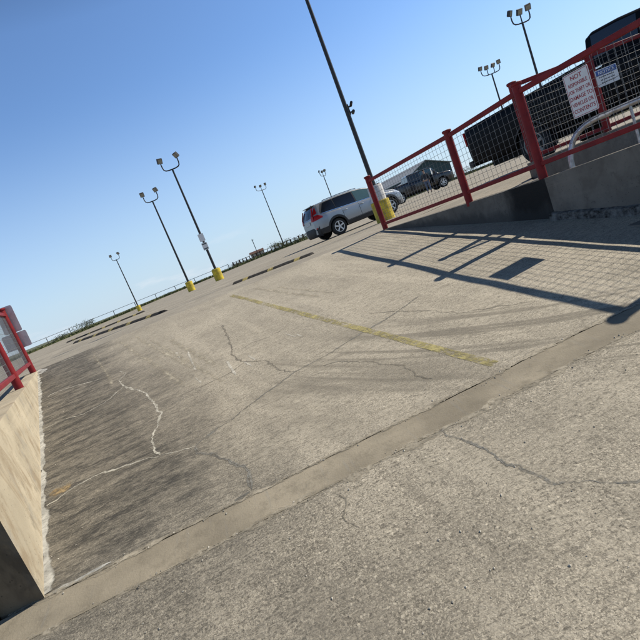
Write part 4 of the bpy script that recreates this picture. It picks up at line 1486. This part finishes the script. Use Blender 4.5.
# black pickup beyond the silver SUV, with a man at its open door
sp2 = pk_spec(2.05, 2.15, 5.75, 1.40, 1.93, 1.16, .40, sill=.46, w=.98, belt=1.24)
t2, c2 = pickup(sp2, 'pickup_truck', 'black pickup with an open door and pale bonnet, parked in front of the dark shed', (8.35, 39.4, .05), R(2), 'black_car', hood='grey_truck', cab=(2.05, 4.2))
od = thing  # opened front door
dm = MB()
hinge = Vector((4.16, -.985, 0))
ddir = Vector((-.45, -.89, 0)).normalized()
P = []
for s in np.linspace(0, 1.0, 8):
    p = hinge + ddir * s
    P.append([(p.x, p.y, z) for z in np.linspace(.55, 1.22, 6)])
dm.grid(P)
dm.grid([[(a[0] - .05, a[1] + .03, a[2]) for a in r] for r in P])
dm.build('door', M['black_car'], t2)['label'] = 'open front door'
P2 = []
for s in np.linspace(.02, .92, 6):
    p = hinge + ddir * s
    P2.append([(p.x + .0, p.y, 1.25), (p.x, p.y, 1.25 + .5 * min(1, .25 + s * 1.6))])
MB().grid(P2).build('door_window', M['plate'], t2)


# ---------------------------------------------------------------- person by the black pickup
def skin_mesh(name, verts, edges, radii, m, parent=None, sub=2, root=0):
    me = bpy.data.meshes.new(name)
    me.from_pydata(verts, edges, [])
    o = bpy.data.objects.new(name, me)
    COL.objects.link(o)
    sk = o.modifiers.new('skin', 'SKIN')
    sk.use_smooth_shade = True
    for i, r in enumerate(radii):
        me.skin_vertices[0].data[i].radius = (r, r) if not isinstance(r, tuple) else r
        me.skin_vertices[0].data[i].use_root = (i == root)
    ss = o.modifiers.new('sub', 'SUBSURF')
    ss.levels = ss.render_levels = sub
    me.materials.append(m)
    if parent is not None:
        o.parent = parent
    return o


V, E_, Rd = [], [], []


def jt(p, r, par=None):
    V.append(p)
    Rd.append(r)
    if par is not None:
        E_.append((par, len(V) - 1))
    return len(V) - 1


# local frame: x to the person's left, -y forward (towards the truck behind), z up
pel = jt((0, 0, .95), (.115, .105))
sp1 = jt((0, .01, 1.15), (.105, .10), pel)
ch = jt((0, .0, 1.34), (.115, .11), sp1)
nk0 = jt((0, .0, 1.47), (.085, .07), ch)
nk = jt((0, -.01, 1.53), .055, nk0)
hd0 = jt((0, -.03, 1.60), (.072, .085), nk)
hd1 = jt((0, -.025, 1.68), (.078, .095), hd0)
hd2 = jt((0, -.015, 1.75), (.05, .06), hd1)
nose = jt((0, -.135, 1.645), .014, hd1)
for s in (-1, 1):
    jt((s * .082, -.02, 1.65), .016, hd1)
arms = {}
for s in (-1, 1):
    sh = jt((s * .19, 0, 1.40), .062, ch)
    el = jt((s * .25, -.05 if s > 0 else -.02, 1.13), .045, sh)
    wr_ = jt((s * .22, -.24 if s > 0 else -.12, 1.02 if s > 0 else .90), .031, el)
    hn = jt((s * .21, -.31 if s > 0 else -.15, .99 if s > 0 else .83), (.036, .022), wr_)
    for q, (fx, ln) in enumerate(((-.030, .075), (-.010, .085), (.010, .08), (.030, .062))):
        f1 = jt((s * (.21 + fx), V[hn][1] - .045, V[hn][2] - .02), .009, hn)
        jt((s * (.21 + fx), V[hn][1] - .045 - ln * .5, V[hn][2] - .02 - ln * .55), .008, f1)
    jt((s * .155, V[wr_][1] - .05, V[wr_][2] - .02), .010, wr_)
for s in (-1, 1):
    hp = jt((s * .095, 0, .88), .10, pel)
    kn = jt((s * .115, -.015, .50), .062, hp)
    an = jt((s * .125, .02, .09), .042, kn)
    jt((s * .135, -.14, .045), .038, an)
man = skin_mesh('person', V, E_, Rd, M['skin'], None, 2, pel)
man.location = (11.28, 36.7, zd(11.28, 36.7) - .005)
man.rotation_euler = (0, 0, R(165))
tag(man, 'man in dark shirt and blue jeans standing at the open pickup door', 'person')
sv = [(0, .0, .93), (0, .01, 1.15), (0, 0, 1.34), (0, 0, 1.46), (.19, 0, 1.40), (.25, -.05, 1.13), (-.19, 0, 1.40), (-.25, -.02, 1.13), (.222, -.225, 1.03), (-.222, -.11, .92)]
skin_mesh('shirt', sv, [(0, 1), (1, 2), (2, 3), (2, 4), (4, 5), (2, 6), (6, 7), (5, 8), (7, 9)], [(.16, .15), (.155, .15), (.17, .16), (.088, .085), .074, .058, .074, .058, .044, .044], M['shirt'], man, 2)
jv = [(0, 0, .97), (.095, 0, .87), (.115, -.015, .50), (.125, .02, .10), (-.095, 0, .87), (-.115, -.015, .50), (-.125, .02, .10)]
skin_mesh('jeans', jv, [(0, 1), (1, 2), (2, 3), (0, 4), (4, 5), (5, 6)], [(.155, .145), .112, .076, .062, .112, .076, .062], M['jeans'], man, 2)
skin_mesh('hair', [(0, .015, 1.655), (0, .005, 1.72), (0, -.03, 1.765)], [(0, 1), (1, 2)], [(.074, .08), (.082, .098), (.05, .06)], M['hair'], man, 2)
for s in (-1, 1):
    skin_mesh('shoe', [(s * .125, .05, .05), (s * .13, -.04, .05), (s * .137, -.16, .038)], [(0, 1), (1, 2)], [.048, .050, .042], M['shoe'], man, 2)
    MB().lathe([(.004, -.004), (.010, 0), (.004, .004)], (s * .03, -.118, 1.665), 10, 'Y').build('eye', M['hair'], man)
MB().box((0, -.117, 1.592), (.045, .01, .009)).build('mouth', M['sign_red'], man, bevel=.003)

# ---------------------------------------------------------------- fences at the far edge
def poly_at(pts, s):
    """points every s metres along an xy polyline"""
    out = []
    carry = 0.0
    for a, b in zip(pts[:-1], pts[1:]):
        a_, b_ = Vector(a), Vector(b)
        L = (b_ - a_).length
        d = carry
        while d < L:
            p = a_.lerp(b_, d / L)
            out.append((p.x, p.y))
            d += s
        carry = d - L
    return out


FO = 1.6
fl = [(x, yedge(x) + FO) for x in (-44, -37.6, -31.7, -19.1, -10.2, -7.6)]
ftop = lambda x: float(np.interp(x, [-44, -20, -8, -2, 6, 14], [.80, .89, .92, .93, .86, .86]))
fence = thing('rail_fence', 'long thin pipe rail fence on the grass along the far left deck edge', 'fence')
posts = poly_at(fl, 2.9)
for (x, y) in posts:
    z0 = zd(x, yedge(x)) - .1
    MB().tube([(x, y, z0), (x, y, ftop(x) + .03)], .045, 8).build('post', M['fence_grey'], fence)
MB().tube([(x, y, ftop(x)) for x, y in posts], .030, 6).build('top_rail', M['fence_grey'], fence)
pf = thing('picket_fence', 'rusty brown picket fence along the far deck edge behind the SUV', 'fence')
pts = poly_at([(x, yedge(x) + FO) for x in (-8.0, -4, 2.1, 11.6)], .72)
for k in range(3):
    dz = (-.06, -.38, -.64)[k]
    MB().tube([(x, y, ftop(x) + dz) for x, y in pts], .03, 6).build('rail', M['picket'], pf)
rnd = random.Random(2)
for (x, y) in pts:
    hgt = ftop(x) + rnd.uniform(-.06, .05)
    MB().box((x, y - .06, (hgt - .1) / 2), (.15 * rnd.uniform(.6, 1.2), .04, hgt + .1)).build('picket', M['picket'], pf)


# ---------------------------------------------------------------- grass, weeds and shrubs
def blades(mb, x, y, z, h, w, rnd, lean=.4):
    a = rnd.uniform(0, math.pi)
    dx_, dy_ = math.cos(a) * w, math.sin(a) * w
    lx, ly = rnd.uniform(-lean, lean) * h, rnd.uniform(-lean, lean) * h
    mb.add([(x - dx_, y - dy_, z), (x + dx_, y + dy_, z), (x + lx, y + ly, z + h)], [(0, 1, 2)])


gr = MB()
rnd = random.Random(5)
for k in range(15000):
    x = rnd.uniform(-46, 40)
    o = rnd.random() * 3.0
    y = yedge(x) + o
    dens = noise.noise(Vector((x * .5, o, 0)))
    zb_ = zd(x, yedge(x)) + .02 + min(.1, o * .1)
    h = (.10 + .16 * rnd.random()) * (1 + .7 * dens)
    blades(gr, x, y, zb_, max(.05, h), .05 + .05 * rnd.random(), rnd)
tag(gr.build('grass', M['grass'], smooth=0, recalc=False), 'ragged dark green grass growing along the far deck edge', 'grass', kind='stuff')


def shrub(x, y, z, rx_, rz_, n, label, seed):
    rnd = random.Random(seed)
    t = thing('shrub', label, 'shrub', (x, y, z), group='wild shrubs along the deck edge')
    tw, lf = MB(), MB()
    for k in range(9):
        a = rnd.uniform(0, 6.28)
        e = (math.cos(a) * rx_ * rnd.uniform(.3, .9), math.sin(a) * rx_ * .5, rz_ * rnd.uniform(.5, .95))
        tw.tube([(0, 0, -.05), (e[0] * .4, e[1] * .4, e[2] * .5), e], [.025, .015, .006], 5)
        for q in range(n):
            p = Vector(e) + Vector((rnd.gauss(0, .32) * rx_, rnd.gauss(0, .3) * rx_, rnd.gauss(0, .24) * rz_))
            if p.z < 0:
                p.z *= -.3
            s = rnd.uniform(.04, .10)
            u = Vector((rnd.gauss(0, 1), rnd.gauss(0, 1), rnd.gauss(0, 1))).normalized()
            v = u.orthogonal().normalized()
            lf.add([p - u * s, p + v * s * .45, p + u * s, p - v * s * .45], [(0, 1, 2, 3)])
    tw.build('stem', M['bark'], t)
    lf.build('foliage', M['grass_dark'], t, smooth=0, recalc=False)
    return t


shrub(-29.6, 64.4, -.12, 1.5, .85, 70, 'widest scrubby bush in front of the far rail fence on the left', 1)
shrub(-32.3, 63.4, -.15, .9, .6, 40, 'small tuft of scrub farthest left along the rail fence', 2)
shrub(-1.0, 57.8, .2, 1.3, .75, 80, 'dark bush at the foot of the three lamp pole by the picket fence', 3)
shrub(1.6, 55.6, .15, 1.0, .55, 50, 'low dark bush at the picket fence beside the SUV tail', 4)
shrub(-8.0, 67.2, .1, 1.1, .5, 50, 'low bush where the rail fence meets the picket fence', 5)
shrub(17.5, 61.0, .15, 2.2, .8, 80, 'dark hedge bush beyond the black pickup bonnet', 6)
shrub(24.5, 63.0, .15, 2.6, .8, 90, 'dark hedge bush seen under the tail of the dark truck', 7)

# ---------------------------------------------------------------- buildings far behind
bld = thing('metal_shed', 'dark teal gable end of a big metal shed behind the black pickup', 'building', (33.4, 105, -4))
gw, ln = 4.9, 34.0
zz_e, zz_p = 7.9, 10.05
vec = Vector((-.22, .975)).normalized()
wa = MB()
fr = [(-gw, 0, 0), (gw, 0, 0), (gw, 0, zz_e), (0, 0, zz_p), (-gw, 0, zz_e)]
bk = [(p[0] + vec.x * ln, p[1] + vec.y * ln, p[2]) for p in fr]
wa.add(fr + bk, [(0, 1, 2, 3, 4), (9, 8, 7, 6, 5), (1, 6, 7, 2), (0, 4, 9, 5)])
wa.build('wall', M['teal_wall'], bld, smooth=0)
rf = MB()
for s in (-1, 1):
    e0 = Vector((s * (gw + .35), -.4, zz_e - .10))
    p0 = Vector((0, -.4, zz_p + .06))
    dv = Vector((vec.x * (ln + .8), vec.y * (ln + .8), 0))
    up = Vector((0, 0, .14))
    rf.add([e0, p0, p0 + dv, e0 + dv, e0 + up, p0 + up, p0 + dv + up, e0 + dv + up], [(0, 1, 2, 3), (4, 7, 6, 5), (0, 4, 5, 1), (3, 2, 6, 7), (0, 3, 7, 4)])
rf.build('roof', M['metal_roof'], bld, smooth=0)
wing = thing('lean_to_building', 'low pale roofed building wing left of the dark teal shed', 'building', (25.5, 104, -4))
MB().box((0, 5, 3.4), (11.5, 10, 6.8)).build('wall', M['teal_wall'], wing, smooth=0)
rw_ = MB()
rw_.add([(-6.2, -.5, 4.55), (5.4, -.5, 8.6), (5.4, 11, 8.6), (-6.2, 11, 4.55), (-6.2, -.5, 4.75), (5.4, -.5, 8.8), (5.4, 11, 8.8), (-6.2, 11, 4.75)],
        [(0, 1, 2, 3), (4, 7, 6, 5), (0, 4, 5, 1), (3, 2, 6, 7), (0, 3, 7, 4), (1, 5, 6, 2)])
rw_.build('roof', M['metal_roof'], wing, smooth=0)
sh_ = thing('shed', 'tiny pale shed beyond the far picket fence', 'building', (-6.3, 92, -4))
MB().box((0, 0, 2.6), (2.4, 2, 5.2)).build('wall', M['beige'], sh_, smooth=0)
MB().add([(-1.4, -1.2, 5.2), (1.4, -1.2, 5.2), (1.4, 1.2, 5.2), (-1.4, 1.2, 5.2), (-1.4, 0, 5.6), (1.4, 0, 5.6)], [(0, 1, 5, 4), (2, 3, 4, 5), (0, 4, 3), (1, 2, 5), (0, 3, 2, 1)]).build('roof', M['picket'], sh_, smooth=0)
up_ = thing('utility_pole', 'thin faraway mast above the picket fence', 'pole', (-6.1, 90, -4))
MB().tube([(0, 0, 0), (0, 0, 7.75)], .06, 8).build('mast', M['pole'], up_)
MB().box((0, 0, 7.5), (.5, .05, .05)).build('crossarm', M['pole'], up_)
